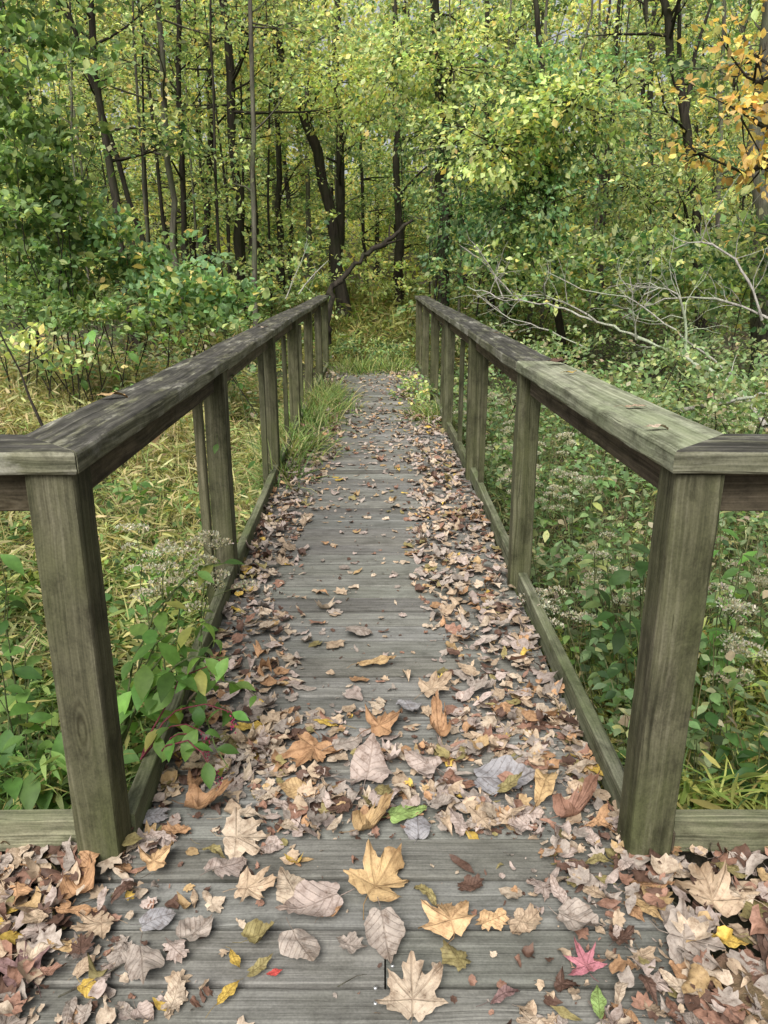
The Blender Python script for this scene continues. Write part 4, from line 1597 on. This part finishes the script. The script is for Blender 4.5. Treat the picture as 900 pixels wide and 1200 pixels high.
SH = 'shrubs along the edge of the left woods'
PAL_TH = [(3, (.17, .26, .10)), (2, (.22, .32, .14)), (1.5, (.11, .18, .065)), (1, YGREEN)]
make_shrub(gpt(10, 8.5), [B(10, 40, 8.5, 52, 80, 1700, PAL_TH, .10), B(15, 180, 8.5, 60, 70, 1800, PAL_TH, .095), B(15, 280, 8.7, 55, 50, 1200, PAL_TH, .09), B(80, 30, 8.9, 30, 40, 350, PAL_TH, .095), B(30, 345, 8.6, 60, 26, 800, PAL_TH, .08)],
           'tall vine draped thicket at the upper left edge', SH, 301, 'thicket', 'thicket')
make_shrub(gpt(90, 9), [B(75, 235, 9, 40, 32, 800, PAL_TH, .095), B(115, 275, 9, 38, 28, 800, PAL_BG, .095), B(75, 320, 9.2, 50, 30, 900, PAL_TH, .09), B(110, 360, 8.8, 50, 18, 500, PAL_YG, .08), B(60, 372, 8.2, 60, 16, 600, PAL_TH, .07)],
           'green vine covered shrub sloping down from the tall thicket', SH, 302)
make_shrub(gpt(220, 9), [B(215, 335, 9, 46, 20, 1000, PAL_BG, .10), B(260, 357, 9, 30, 17, 600, PAL_BG, .10), B(165, 312, 9.2, 34, 22, 600, PAL_BG, .10), B(205, 372, 8.9, 50, 12, 450, PAL_TH, .085)],
           'low bluish green bush above the left handrail', SH, 303)
make_shrub(gpt(40, 6.2), [B(30, 405, 6.2, 34, 20, 120, PAL_LIME, .075), B(80, 425, 6.4, 36, 16, 90, PAL_YG, .07)],
           'small pale green weed standing in the grass at the left', SH, 304, 'shrub')
SR = 'shrubs in the undergrowth of the right woods'
for i, (px, Y, rp, hp, pal, lab) in enumerate(((560, 13.5, 60, 50, PAL_G, 'green shrub beside the far end of the right railing'), (640, 12, 60, 36, PAL_YG, 'yellow green shrub behind the dead branch'),
                                          (740, 11.5, 70, 40, PAL_G, 'broad green shrub in the middle of the right undergrowth'), (830, 11, 60, 45, PAL_YG, 'yellow green shrub below the forked trunk'),
                                          (890, 9.5, 55, 60, PAL_G, 'green shrub at the foot of the thick grey trunk'), (430, 20, 45, 30, PAL_LIME, 'lime green shrub closing the path beyond the bridge'),
                                          (340, 15.5, 45, 40, PAL_YG, 'yellow green shrub behind the far end of the left railing'))):
    make_shrub(gpt(px, Y), [B(px, 315, Y, rp, hp, 1200, pal, .10), B(px + rp * .6, 335, Y, rp * .6, hp * .6, 500, pal, .09)], lab, SR if px > 420 else SH, 320 + i)


PAL_BR = [(3, (.24, .32, .16)), (2, (.17, .26, .11)), (2, (.36, .42, .20)), (1, (.44, .40, .26))]
for i, (px, py, Y, rp, hp, n, lab) in enumerate(((725, 425, 6.2, 40, 34, 700, 'pale green brush rising beside the right handrail near the flat tan leaf'), (850, 415, 6.0, 48, 34, 800, 'grey green brush under the bleached dead branch at the right'),
                                             (640, 385, 8.2, 40, 26, 700, 'pale brush behind the middle of the right handrail'), (790, 385, 8.0, 46, 26, 700, 'light green brush under the arching dead branch'),
                                             (885, 395, 8.6, 40, 34, 700, 'green brush by the right edge below the dead branches'), (575, 372, 10.5, 36, 20, 600, 'light brush behind the far part of the right railing'))):
    make_shrub(gpt(px, Y), [B(px, py + 26, Y, rp, hp * .75, int(n * .6), PAL_BR, .055), B(px + 14, py + hp + 26, Y, rp, hp * .7, n // 2, PAL_BR, .05)], lab, 'brush in the right undergrowth', 340 + i)


# ------------------------------------------------------------------ ground cover
def scatter(n, x0, x1, y0, y1, rng, power=1.0, clear=0.06):
    y = y0 + (y1 - y0) * rng.random(n) ** power
    x = rng.uniform(x0, x1, n)
    l = np.interp(y, [p[0] for p in LP], [p[1] for p in LP]) - clear - 0.06
    r = np.interp(y, [p[0] for p in RP], [p[1] for p in RP]) + clear + 0.06
    k = ((x < l) | (x > r) | (y > 12.95)) & (np.abs(x) < 0.62 * y + 0.6)
    x, y = x[k], y[k]
    return x, y


def clump(x, y, sc_, seed):
    return np.array([0.5 + 0.5 * mnoise.noise((a * sc_, b * sc_, seed)) for a, b in zip(x, y)])


def grass_mass(name, label, n, x0, x1, y0, y1, pal, L, Wd, hgt, seed, power=1.4, short=0.6, long_pal=None):
    rng = np.random.default_rng(seed)
    S = Soup()
    x, y = scatter(n, x0, x1, y0, y1, rng, power)
    m = len(x)
    gz = ground_z(x, y)
    cl = clump(x, y, 1.6, seed)
    isshort = rng.random(m) < short
    # short lance leaves carried at any height up to the sward's top
    i = np.where(isshort)[0]
    hz = gz[i] + hgt * cl[i] * rng.random(len(i)) ** 0.6
    d = rng.standard_normal((len(i), 3))
    d[:, 2] *= 0.45
    wd = 1 + y[i] * 0.06
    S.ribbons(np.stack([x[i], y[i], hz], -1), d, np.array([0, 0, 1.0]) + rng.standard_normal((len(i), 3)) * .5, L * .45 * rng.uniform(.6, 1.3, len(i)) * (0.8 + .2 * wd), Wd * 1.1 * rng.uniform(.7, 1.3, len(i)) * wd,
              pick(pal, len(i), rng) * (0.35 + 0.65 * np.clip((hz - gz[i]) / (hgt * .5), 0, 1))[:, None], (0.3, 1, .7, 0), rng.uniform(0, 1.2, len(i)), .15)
    i = np.where(~isshort)[0]
    d = rng.standard_normal((len(i), 3)) * .55
    d[:, 2] = np.abs(d[:, 2]) + 0.7
    S.blades(np.stack([x[i], y[i], gz[i] + rng.uniform(0, .5, len(i)) * hgt * cl[i]], -1), d, np.stack([d[:, 0] * -1, d[:, 1] * -1, np.full(len(i), .8)], -1) + rng.standard_normal((len(i), 3)) * .3,
             L * rng.uniform(.6, 1.4, len(i)) * (.55 + .7 * cl[i]), Wd * .6 * rng.uniform(.6, 1.2, len(i)) * (1 + y[i] * .06), pick(long_pal or pal, len(i), rng), (1, .9, .7, .45, 0.05), rng.uniform(.6, 2.6, len(i)))
    o = link(name, S.mesh(name), M_GRASS)
    tag(o, label, 'grass', None, 'stuff')
    return o


P_STRAW = [(3, (.42, .40, .17)), (3, (.31, .34, .12)), (2, (.50, .43, .23)), (1.6, (.16, .23, .07)), (.5, (.36, .27, .15))]
P_FRESH = [(3, (.12, .20, .05)), (2, (.22, .29, .08)), (1.5, (.32, .33, .11)), (1, (.07, .12, .035)), (.6, (.44, .36, .15))]
grass_mass('grass', 'tangled straw yellow and green grass left of the bridge', 66000, -6.5, -0.8, 3.0, 12.5, P_STRAW, .30, .0062, .52, 401, 1.25, .62)
grass_mass('grass', 'lush green weedy grass close behind the left near post', 17000, -2.6, -0.72, 1.80, 4.2, P_FRESH, .20, .007, .44, 402, 1.1, .72)
grass_mass('grass', 'yellow green grass behind the right near post', 9500, 0.78, 2.6, 1.85, 3.4, [(3, (.20, .27, .06)), (3, (.34, .37, .10)), (2, (.44, .39, .13)), (1, (.08, .14, .04))], .26, .0075, .40, 403, 1.0, .5)
grass_mass('grass', 'green and straw grass on the ground beyond the bridge', 22000, -4.5, 3.5, 12.9, 24, [(3, (.14, .19, .05)), (2, (.26, .27, .08)), (2, (.30, .25, .10))], .34, .009, .42, 404, 1.2, .5)
grass_mass('grass', 'thin green grass deep between the woodland trees', 22000, -16, 16, 14, 30, [(3, (.13, .18, .045)), (2, (.22, .24, .07)), (1, (.30, .24, .10))], .5, .014, .7, 405, 1.0, .6)


def leafy_mass(name, label, n, x0, x1, y0, y1, pal, size, hgt, seed, power=1.3, prof=OVAL):
    rng = np.random.default_rng(seed)
    S = Soup()
    x, y = scatter(n, x0, x1, y0, y1, rng, power)
    m = len(x)
    gz = ground_z(x, y)
    cl = clump(x, y, 1.3, seed)
    cl2 = clump(x, y, 4.0, seed + 3)
    kp = rng.random(m) < np.clip((cl2 - .28) * 5, .12, 1)
    x, y, gz, cl, cl2 = x[kp], y[kp], gz[kp], cl[kp], cl2[kp]
    m = len(x)
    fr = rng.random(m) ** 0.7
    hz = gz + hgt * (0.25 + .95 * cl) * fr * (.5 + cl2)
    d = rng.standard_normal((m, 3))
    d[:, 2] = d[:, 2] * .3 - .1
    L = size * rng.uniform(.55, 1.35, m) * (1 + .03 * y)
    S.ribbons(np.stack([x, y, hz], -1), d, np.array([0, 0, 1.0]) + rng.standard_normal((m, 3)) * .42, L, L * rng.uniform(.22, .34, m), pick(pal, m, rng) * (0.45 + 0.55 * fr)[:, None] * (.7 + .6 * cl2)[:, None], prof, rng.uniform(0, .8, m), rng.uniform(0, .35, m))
    # thin stems
    j = rng.choice(m, m // 7, replace=False)
    ds = rng.standard_normal((len(j), 3)) * .25
    ds[:, 2] = 1
    S.blades(np.stack([x[j], y[j], gz[j]], -1), ds, np.array([0, -1.0, .1]) + rng.standard_normal((len(j), 3)) * .3, (hz[j] - gz[j]) * 1.1 + .05, np.full(len(j), .0022), pick([(1, (.16, .14, .07)), (1, (.10, .12, .05))], len(j), rng), (1, .8, .5), .3)
    o = link(name, S.mesh(name), M_LEAF)
    tag(o, label, 'undergrowth', None, 'stuff')
    return o


P_UND = [(3, (.14, .23, .085)), (3, (.20, .31, .14)), (2, (.29, .37, .19)), (.7, (.07, .12, .05)), (1, (.42, .44, .20)), (.7, (.42, .36, .25))]
leafy_mass('undergrowth', 'dense leafy green undergrowth beside the right railing', 30000, 0.74, 4.6, 2.0, 8.5, P_UND, .048, .80, 501)
leafy_mass('undergrowth', 'leafy undergrowth under the trees of the right woods', 20000, 0.7, 9.5, 7.5, 16, P_UND, .062, .75, 502, 1.0)
leafy_mass('undergrowth', 'leafy weeds among the grass left of the bridge', 4200, -4.0, -0.78, 1.85, 6.0, [(3, (.09, .17, .05)), (2, (.14, .24, .08)), (1, (.25, .32, .09))], .065, .40, 503, 1.3)
leafy_mass('undergrowth', 'leafy weeds under the trees of the left woods', 15000, -11, -1.4, 9, 18, P_UND, .07, .8, 504, 1.1)


grass_mass('grass', 'wiry green and straw grass among the undergrowth on the right', 20000, 0.76, 6.5, 2.6, 10, [(2, (.17, .23, .08)), (2, (.34, .34, .16)), (1.5, (.38, .31, .18)), (1, (.10, .15, .05))], .32, .0045, .6, 406, 1.2, .25)
grass_mass('grass', 'tall dry grass along the foot of the left thicket', 12000, -9, -2.0, 7.0, 12.5, [(3, (.36, .32, .15)), (2, (.24, .27, .10)), (1, (.42, .33, .18))], .42, .009, .7, 407, 1.0, .45)

# ------------------------------------------------------------------ weeds that stand out
def flower_plant(base, h, lean, seed, label, group, nl=14, lsz=.07, heads=5, fl=True, stemmat=None, pal=None):
    rng = np.random.default_rng(seed)
    TS, CS = Soup(), Soup()
    tip = np.array([lean[0], lean[1], h])
    k = 7
    t = np.linspace(0, 1, k)
    st = np.stack([tip[0] * t ** 1.6, tip[1] * t ** 1.6, h * t * (1 - .08 * t)], -1) + rng.standard_normal((k, 3)) * .006
    st[0] = (0, 0, -.02)
    TS.tube(st, np.linspace(.0042, .002, k), 5)
    q = rng.uniform(.2, .95, nl)
    p = np.stack([np.interp(q, t, st[:, i]) for i in range(3)], -1)
    az = rng.uniform(0, 2 * PI, nl)
    d = np.stack([np.cos(az), np.sin(az), rng.uniform(-.3, .35, nl)], -1)
    L = lsz * rng.uniform(.6, 1.3, nl) * (1.25 - .6 * q)
    CS.ribbons(p, d, np.array([0, 0, 1.0]) + rng.standard_normal((nl, 3)) * .25, L, L * .2 + .003, pick(pal or [(2, (.12, .21, .06)), (1, (.20, .28, .09))], nl, rng), OVAL, rng.uniform(.2, 1.1, nl), .2)
    o = empty('weed' if not fl else 'flowering_weed', tuple(base))
    tag(o, label, 'weed', group)
    hp = []
    if fl:
        for i in range(heads):
            f = rng.uniform(.72, 1.0)
            b0 = np.array([np.interp(f, t, st[:, j]) for j in range(3)])
            e = b0 + np.array([rng.normal(0, .05), rng.normal(0, .05), rng.uniform(.02, .08)])
            TS.tube(np.stack([b0, b0 * .4 + e * .6 + (0, 0, .01), e]), [.0018, .0014, .001], 3)
            hp.append(e)
    link('stem', TS.mesh('stem', True), stemmat or M_STEM, o)
    link('foliage', CS.mesh('foliage'), M_LEAF, o)
    for e in hp:
        FS = Soup()
        m = 90
        a = rng.uniform(0, 2 * PI, m)
        r = np.sqrt(rng.random(m)) * .042
        c = np.stack([r * np.cos(a), r * np.sin(a), .012 - 9 * r ** 2 + rng.uniform(-.006, .006, m)], -1)
        dd = unit(np.stack([np.cos(a) * r * 20, np.sin(a) * r * 20, np.full(m, .8)], -1) + rng.standard_normal((m, 3)) * .5)
        FS.ribbons(c, dd, rng.standard_normal((m, 3)), rng.uniform(.006, .012, m), rng.uniform(.002, .0036, m), pick([(3, (.58, .55, .48)), (2, (.44, .42, .35)), (1, (.32, .32, .22))], m, rng), (.5, 1, .8), .2, .2)
        link('flower_head', FS.mesh('flower_head'), M_LEAF, o, tuple(e))
    return o


FG = 'weeds with fluffy off-white seed heads beside the bridge'
k = 0
for (px, py, Y, h, lean) in [(215, 615, 2.75, .62, (.10, .0)), (255, 590, 2.6, .68, (.16, .0)), (185, 640, 2.6, .55, (.02, .0)), (240, 640, 2.5, .5, (.10, -.05)), (160, 610, 3.2, .6, (.0, .0))]:
    p = on_y(px, py, Y)
    gz = float(ground_z(p.x - lean[0], Y))
    flower_plant((p.x - lean[0], Y - lean[1], gz), p.z - gz - .03, lean, 600 + k, 'weed with fluffy off-white seed heads behind the left near post', FG, 12, .07, 5)
    k += 1
for i in range(38):
    y = rgt.uniform(2.3, 8.5)
    x = .82 + (min(.55 * y + .1, 4.4) - .82) * rgt.random() ** 1.6
    gz = float(ground_z(x, y))
    flower_plant((x, y, gz), rgt.uniform(.55, .85), (rgt.gauss(0, .08), rgt.gauss(0, .08)), 650 + i, 'weed with fluffy off-white seed heads in the undergrowth beside the right railing', FG, 12, .07, 6)

for i in range(40):
    y = rgt.uniform(2.3, 8.0)
    x = .85 + (min(.55 * y + .1, 4.4) - .85) * rgt.random() ** 1.5
    gz = float(ground_z(x, y))
    flower_plant((x, y, gz), rgt.uniform(.6, .95), (rgt.gauss(0, .12), rgt.gauss(0, .12)), 750 + i, 'tall leafy weed without flowers in the undergrowth beside the right railing', 'tall leafy weeds beside the right railing', 18, .095, 0, False,
                 None, [(2, (.13, .22, .08)), (1, (.22, .31, .13)), (.4, (.38, .40, .16))])

# large leaved weeds, each leaf placed along arching stems
def broad_weed(base, stems, seed, label, group, lsz, pal, mat, nper=7, droop=.8, berries=False):
    rng = np.random.default_rng(seed)
    TS, CS, clusters = Soup(), Soup(), []
    for tip in stems:
        tip = np.array(tuple(tip), float) - np.array(tuple(base))
        k = 8
        t = np.linspace(0, 1, k)
        arch = np.linalg.norm(tip[:2]) * .35
        st = tip[None] * t[:, None]
        st[:, 2] += arch * np.sin(PI * t) + (0)
        st[1:-1] += rng.standard_normal((k - 2, 3)) * .006
        TS.tube(st, np.linspace(.0045 if mat is not M_RED else .003, .0016, k), 6)
        q = np.linspace(.3, 1.0, nper) + rng.normal(0, .03, nper)
        p = np.stack([np.interp(q, t, st[:, i]) for i in range(3)], -1)
        az = rng.uniform(0, 2 * PI) + np.arange(nper) * 2.4
        d = np.stack([np.cos(az), np.sin(az), rng.uniform(-.7, .2, nper)], -1)
        L = lsz * rng.uniform(.65, 1.25, nper)
        CS.ribbons(p, d, np.array([0, -.25, 1.0]) + rng.standard_normal((nper, 3)) * .25, L, L * rng.uniform(.2, .27, nper), pick(pal, nper, rng, .15), (.05, .55, .95, 1.0, .75, .4, 0), rng.uniform(.3, droop * 1.6, nper), rng.uniform(.1, .4, nper))
        if berries:
            BS = Soup()
            clusters.append(BS)
            for i in range(16):
                c = st[-1] + np.array([rng.normal(0, .006), rng.normal(0, .006), -.004 * i])
                BS.tube([c - (0, 0, .003), c, c + (0, 0, .003)], [.001, .003, .001], 5)
    o = empty('weed', tuple(base))
    tag(o, label, 'weed', group)
    link('stem', TS.mesh('stem', True), mat, o)
    link('foliage', CS.mesh('foliage', True), M_LEAF, o)
    for BS in clusters:
        link('berry_cluster', BS.mesh('berry_cluster', True), M_BERRY, o)
    return o


PB = [(3, (.12, .24, .055)), (2, (.18, .32, .08)), (1, (.08, .16, .04)), (.4, (.34, .36, .10))]
gl = lambda px, py, Y: on_y(px, py, Y)
broad_weed(gl(130, 900, 1.95), [gl(250, 725, 2.05), gl(272, 770, 1.95), gl(205, 690, 2.2), gl(195, 745, 2.0), gl(262, 660, 2.4), gl(225, 790, 1.95)], 701, 'leaning green weed with drooping leaves over the left toe board', 'broad leaved weeds by the left near post', .10, PB, M_STEM, 9, 1.0)
broad_weed(gl(165, 890, 1.9), [gl(272, 835, 1.93), gl(258, 775, 2.0), gl(240, 860, 1.9)], 710, 'weed with thin crimson stems reaching onto the deck beside the left near post', 'broad leaved weeds by the left near post', .095, PB, M_RED, 7, 1.2, True)
broad_weed(gl(190, 880, 1.85), [gl(255, 905, 1.82), gl(240, 870, 1.9)], 702, 'low sprig of bright green leaves lying on the leaf litter by the left railing', 'broad leaved weeds by the left near post', .07, PB, M_RED, 5, .6, True)
broad_weed(Vector((-1.0, 1.80, -.15)), [gl(30, 860, 1.8), gl(60, 880, 1.85), gl(5, 900, 1.8), gl(75, 850, 1.95), gl(0, 820, 1.9)], 703, 'broad leaved weed at the foot of the left toe board', 'broad leaved weeds by the left near post', .10, PB, M_STEM, 6, .7)
broad_weed(Vector((-1.25, 2.2, -.35)), [gl(10, 700, 2.2), gl(-10, 740, 2.1), gl(30, 760, 2.2), gl(0, 650, 2.3)], 704, 'tall pale green weed at the left edge behind the near toe board', 'broad leaved weeds by the left near post', .09, PB, M_STEM, 7, .6)
broad_weed(Vector((1.0, 2.6, -.38)), [gl(735, 640, 2.5), gl(760, 600, 2.6), gl(700, 690, 2.4), gl(720, 720, 2.3)], 705, 'weed with large dark green leaves left of the right near post', 'broad leaved weeds by the right near post', .10, [(3, (.06, .12, .035)), (1, (.12, .2, .06))], M_STEM, 7, 1.0)
broad_weed(Vector((1.2, 2.0, -.30)), [gl(860, 880, 2.0), gl(830, 830, 2.1), gl(890, 850, 2.0), gl(885, 900, 1.9)], 706, 'dark green leaved weed low behind the right toe board', 'broad leaved weeds by the right near post', .09, [(3, (.05, .11, .03)), (1, (.10, .18, .05))], M_STEM, 6, .8)
broad_weed(Vector((1.3, 2.6, -.35)), [gl(845, 620, 2.6), gl(870, 650, 2.6), gl(850, 700, 2.5), gl(890, 640, 2.7)], 707, 'pale green weed right of the right near post', 'broad leaved weeds by the right near post', .075, PB, M_STEM, 8, .6)
broad_weed(on_z(205, 850, 0.02), [gl(300, 815, 2.15), gl(268, 900, 1.85), gl(250, 750, 2.2)], 711, 'loose green weed spilling over the left toe board onto the leaf litter', 'broad leaved weeds by the left near post', .08, PB, M_STEM, 6, 1.1)
# hanging sprays in front of the left thicket
broad_weed(gpt(50, 6.6), [gl(230, 480, 6.2), gl(240, 400, 6.4), gl(130, 330, 6.6)], 708, 'arching weed with hanging leaves in front of the left thicket', None, .12, PB, M_STEM, 12, 1.1)
broad_weed(on_z(262, 590, 0.0), [gl(300, 540, 3.2), gl(255, 520, 3.4)], 709, 'small weed growing between the left toe board and the litter', None, .055, PB, M_STEM, 6, .6)

# grass tufts growing over the far deck edges
def tuft(base, n, h, spread, seed, label, group, pal):
    rng = np.random.default_rng(seed)
    S = Soup()
    p = rng.standard_normal((n, 3)) * np.array([spread, spread * 2.2, 0])
    p[:, 2] = 0
    d = np.stack([p[:, 0] * .9, p[:, 1] * .4, np.full(n, .35)], -1) + rng.standard_normal((n, 3)) * .38
    d[:, 2] = np.abs(d[:, 2]) + .2
    S.blades(p, d, np.stack([-d[:, 0], -d[:, 1], np.full(n, .6)], -1) + rng.standard_normal((n, 3)) * .2, h * rng.uniform(.5, 1.2, n), np.full(n, .007), pick(pal, n, rng), (1, .9, .7, .4, .05), rng.uniform(.6, 2.2, n))
    o = link('grass_tuft', S.mesh('grass_tuft'), M_GRASS, None, tuple(base))
    tag(o, label, 'grass tuft', group)


P_T = [(3, (.16, .24, .07)), (2, (.25, .31, .10)), (1.6, (.40, .37, .18)), (1, (.08, .14, .045))]
TG = 'grass tufts growing over the deck edges'
tuft((-.80, 6.5, -.02), 800, .36, .12, 801, 'biggest bright green grass tuft spilling over the left edge of the deck', TG, P_T)
tuft((-.78, 7.7, -.02), 700, .38, .13, 802, 'bright green grass tuft beyond the biggest one on the left deck edge', TG, P_T)
tuft((-.78, 5.6, -.1), 500, .40, .07, 803, 'grass tuft around the foot of the third left post', TG, P_T)
tuft((-.78, 9.6, -.02), 700, .38, .12, 804, 'farthest grass tuft on the left deck edge', TG, P_T)
tuft((-.45, 12.5, -.02), 700, .42, .18, 806, 'grass tuft hiding the left end of the deck boards at the far end', TG, P_T)
tuft((.20, 12.7, -.02), 700, .40, .20, 807, 'grass tuft hiding the right end of the deck boards at the far end', TG, P_T)
tuft((-.70, 8.7, -.02), 600, .38, .14, 808, 'grass tuft between the second biggest and the farthest on the left deck edge', TG, P_T)
tuft((.50, 8.2, -.02), 500, .26, .10, 805, 'low grass tuft on the right deck edge', TG, P_T)
make_shrub(Vector((.45, 9.2, 0)), [((.44, 9.1, .12), (.16, .5, .10), 420, PAL_YG, .06)], 'low leafy weed spreading over the right side of the far deck', None, 810, 'weed', 'weed')
make_shrub(Vector((-.2, 13.6, 0)), [((-.2, 13.5, .2), (.75, .55, .2), 1300, PAL_G, .06)], 'low weeds closing the far end of the deck', None, 811, 'weed', 'weed')

# ------------------------------------------------------------------ dead branches
def dead_branch(name, limbs, mat, label, group, sub=0, seed=0):
    rng = np.random.default_rng(seed)
    b = np.array(tuple(limbs[0][0][0]), float)
    S = Soup()
    for pts, r0, r1 in limbs:
        P = np.array([tuple(p) for p in pts], float) - b
        s = np.concatenate([[0], np.cumsum(np.linalg.norm(np.diff(P, axis=0), axis=1))])
        k = max(5, int(s[-1] / .12))
        q = np.linspace(0, s[-1], k)
        Q = np.stack([np.interp(q, s, P[:, i]) for i in range(3)], -1)
        for _ in range(2):
            Q[1:-1] = Q[1:-1] * .5 + (Q[:-2] + Q[2:]) * .25
        Q[1:-1] += rng.standard_normal((k - 2, 3)) * r0 * .6
        S.tube(Q, np.linspace(r0, r1, k) * (1 + .14 * rng.standard_normal(k)), 7)
        for i in range(sub):
            j = rng.integers(k // 4, k - 1)
            d = unit(Q[j] - Q[j - 1]) + rng.standard_normal(3) * .6
            d[2] += .3
            bp = branch_pts(Q[j], unit(d), rng.uniform(.2, .7), rng, 4, .1, .3)
            S.tube(bp, np.linspace(r1 * .9, .002, len(bp)), 4)
            b3 = branch_pts(bp[2], unit(d + rng.standard_normal(3) * .7), rng.uniform(.1, .35), rng, 3, .05, .3)
            S.tube(b3, np.linspace(r1 * .5, .0015, len(b3)), 3)
    o = link(name, S.mesh(name, True), mat, None, tuple(b))
    tag(o, label, 'branch', group)


BG_ = 'bleached dead branches over the right undergrowth'
dead_branch('dead_branch', [
    ([gl(897, 500, 6.6), gl(880, 470, 6.9), gl(845, 440, 7.3), gl(800, 418, 7.8), gl(760, 400, 8.2), gl(700, 376, 8.8), gl(650, 357, 9.3), gl(590, 350, 9.8), gl(548, 336, 10.2)], .023, .006),
    ([gl(806, 420, 7.8), gl(803, 380, 7.8), gl(797, 340, 7.7), gl(780, 332, 7.7), gl(755, 345, 7.8)], .018, .006),
    ([gl(700, 378, 8.8), gl(660, 352, 8.7), gl(625, 345, 8.6)], .014, .006),
    ([gl(745, 398, 8.3), gl(744, 360, 8.2), gl(738, 325, 8.2)], .009, .004),
    ([gl(590, 350, 9.8), gl(575, 312, 9.8), gl(553, 283, 9.7)], .010, .004),
], M_DEAD, 'long bleached dead branch lying across the right undergrowth', BG_, 9, 1)
dead_branch('dead_branch', [([gl(915, 380, 7.4), gl(870, 358, 7.6), gl(830, 347, 7.8), gl(770, 352, 8.2), gl(730, 372, 8.5)], .014, .005), ([gl(893, 375, 7.5), gl(882, 330, 7.5), gl(855, 296, 7.6), gl(828, 278, 7.6), gl(790, 292, 7.8)], .016, .005)],
            M_DEAD, 'arching pale dead branch coming in from the right edge', BG_, 9, 2)
dead_branch('dead_branch', [([gl(800, 480, 6.2), gl(850, 470, 6.6), gl(900, 462, 7.0)], .02, .012)], M_DEAD, 'short thick dead branch on the ground near the right corner post', BG_, 1, 3)
dead_branch('dead_branch', [([gl(860, 440, 7.6), gl(800, 395, 8.0), gl(735, 345, 8.4), gl(690, 345, 8.6), gl(640, 318, 9.0)], .011, .004), ([gl(690, 410, 8.6), gl(640, 385, 9.0), gl(590, 372, 9.4), gl(560, 345, 9.6)], .010, .004)],
            M_DEAD, 'tangle of thin grey dead twigs behind the long bleached branch', BG_, 4, 6)
dead_branch('leaning_branch', [([Vector((gl(384, 345, 13.2).x, 13.2, .35)), gl(384, 343, 13.2), gl(405, 318, 13.4), gl(430, 298, 13.6), gl(455, 278, 13.8), gl(484, 258, 14.0)], .065, .03)], M_BARK, 'dark dead stem leaning up to the right from the far end of the left handrail', None, 2, 4)
dead_branch('bare_stem', [([gl(50, 500, 3.2), gl(30, 450, 3.3), gl(5, 395, 3.4), gl(-10, 370, 3.4)], .006, .004), ([gl(22, 430, 3.3), gl(45, 420, 3.3), gl(60, 408, 3.3)], .003, .002)], M_BARK, 'bare dark stem rising from the grass at the left edge', None, 0, 5)
for i, (a, b_, c_) in enumerate((((600, 345), (560, 300), (540, 288)), ((640, 360), (665, 320), (668, 300)), ((350, 345), (368, 318), (385, 305)), ((335, 350), (355, 300), (362, 285)))):
    Yq = 11.5 + i * .4
    dead_branch('dead_branch', [([gl(*a, Yq), gl(*b_, Yq), gl(*c_, Yq)], .012, .004)], M_DEAD, ('thin bleached twig behind the far right railing' if i < 2 else 'thin pale dry stick beside the far left railing'), 'thin dry sticks near the far railings', 2, 20 + i)
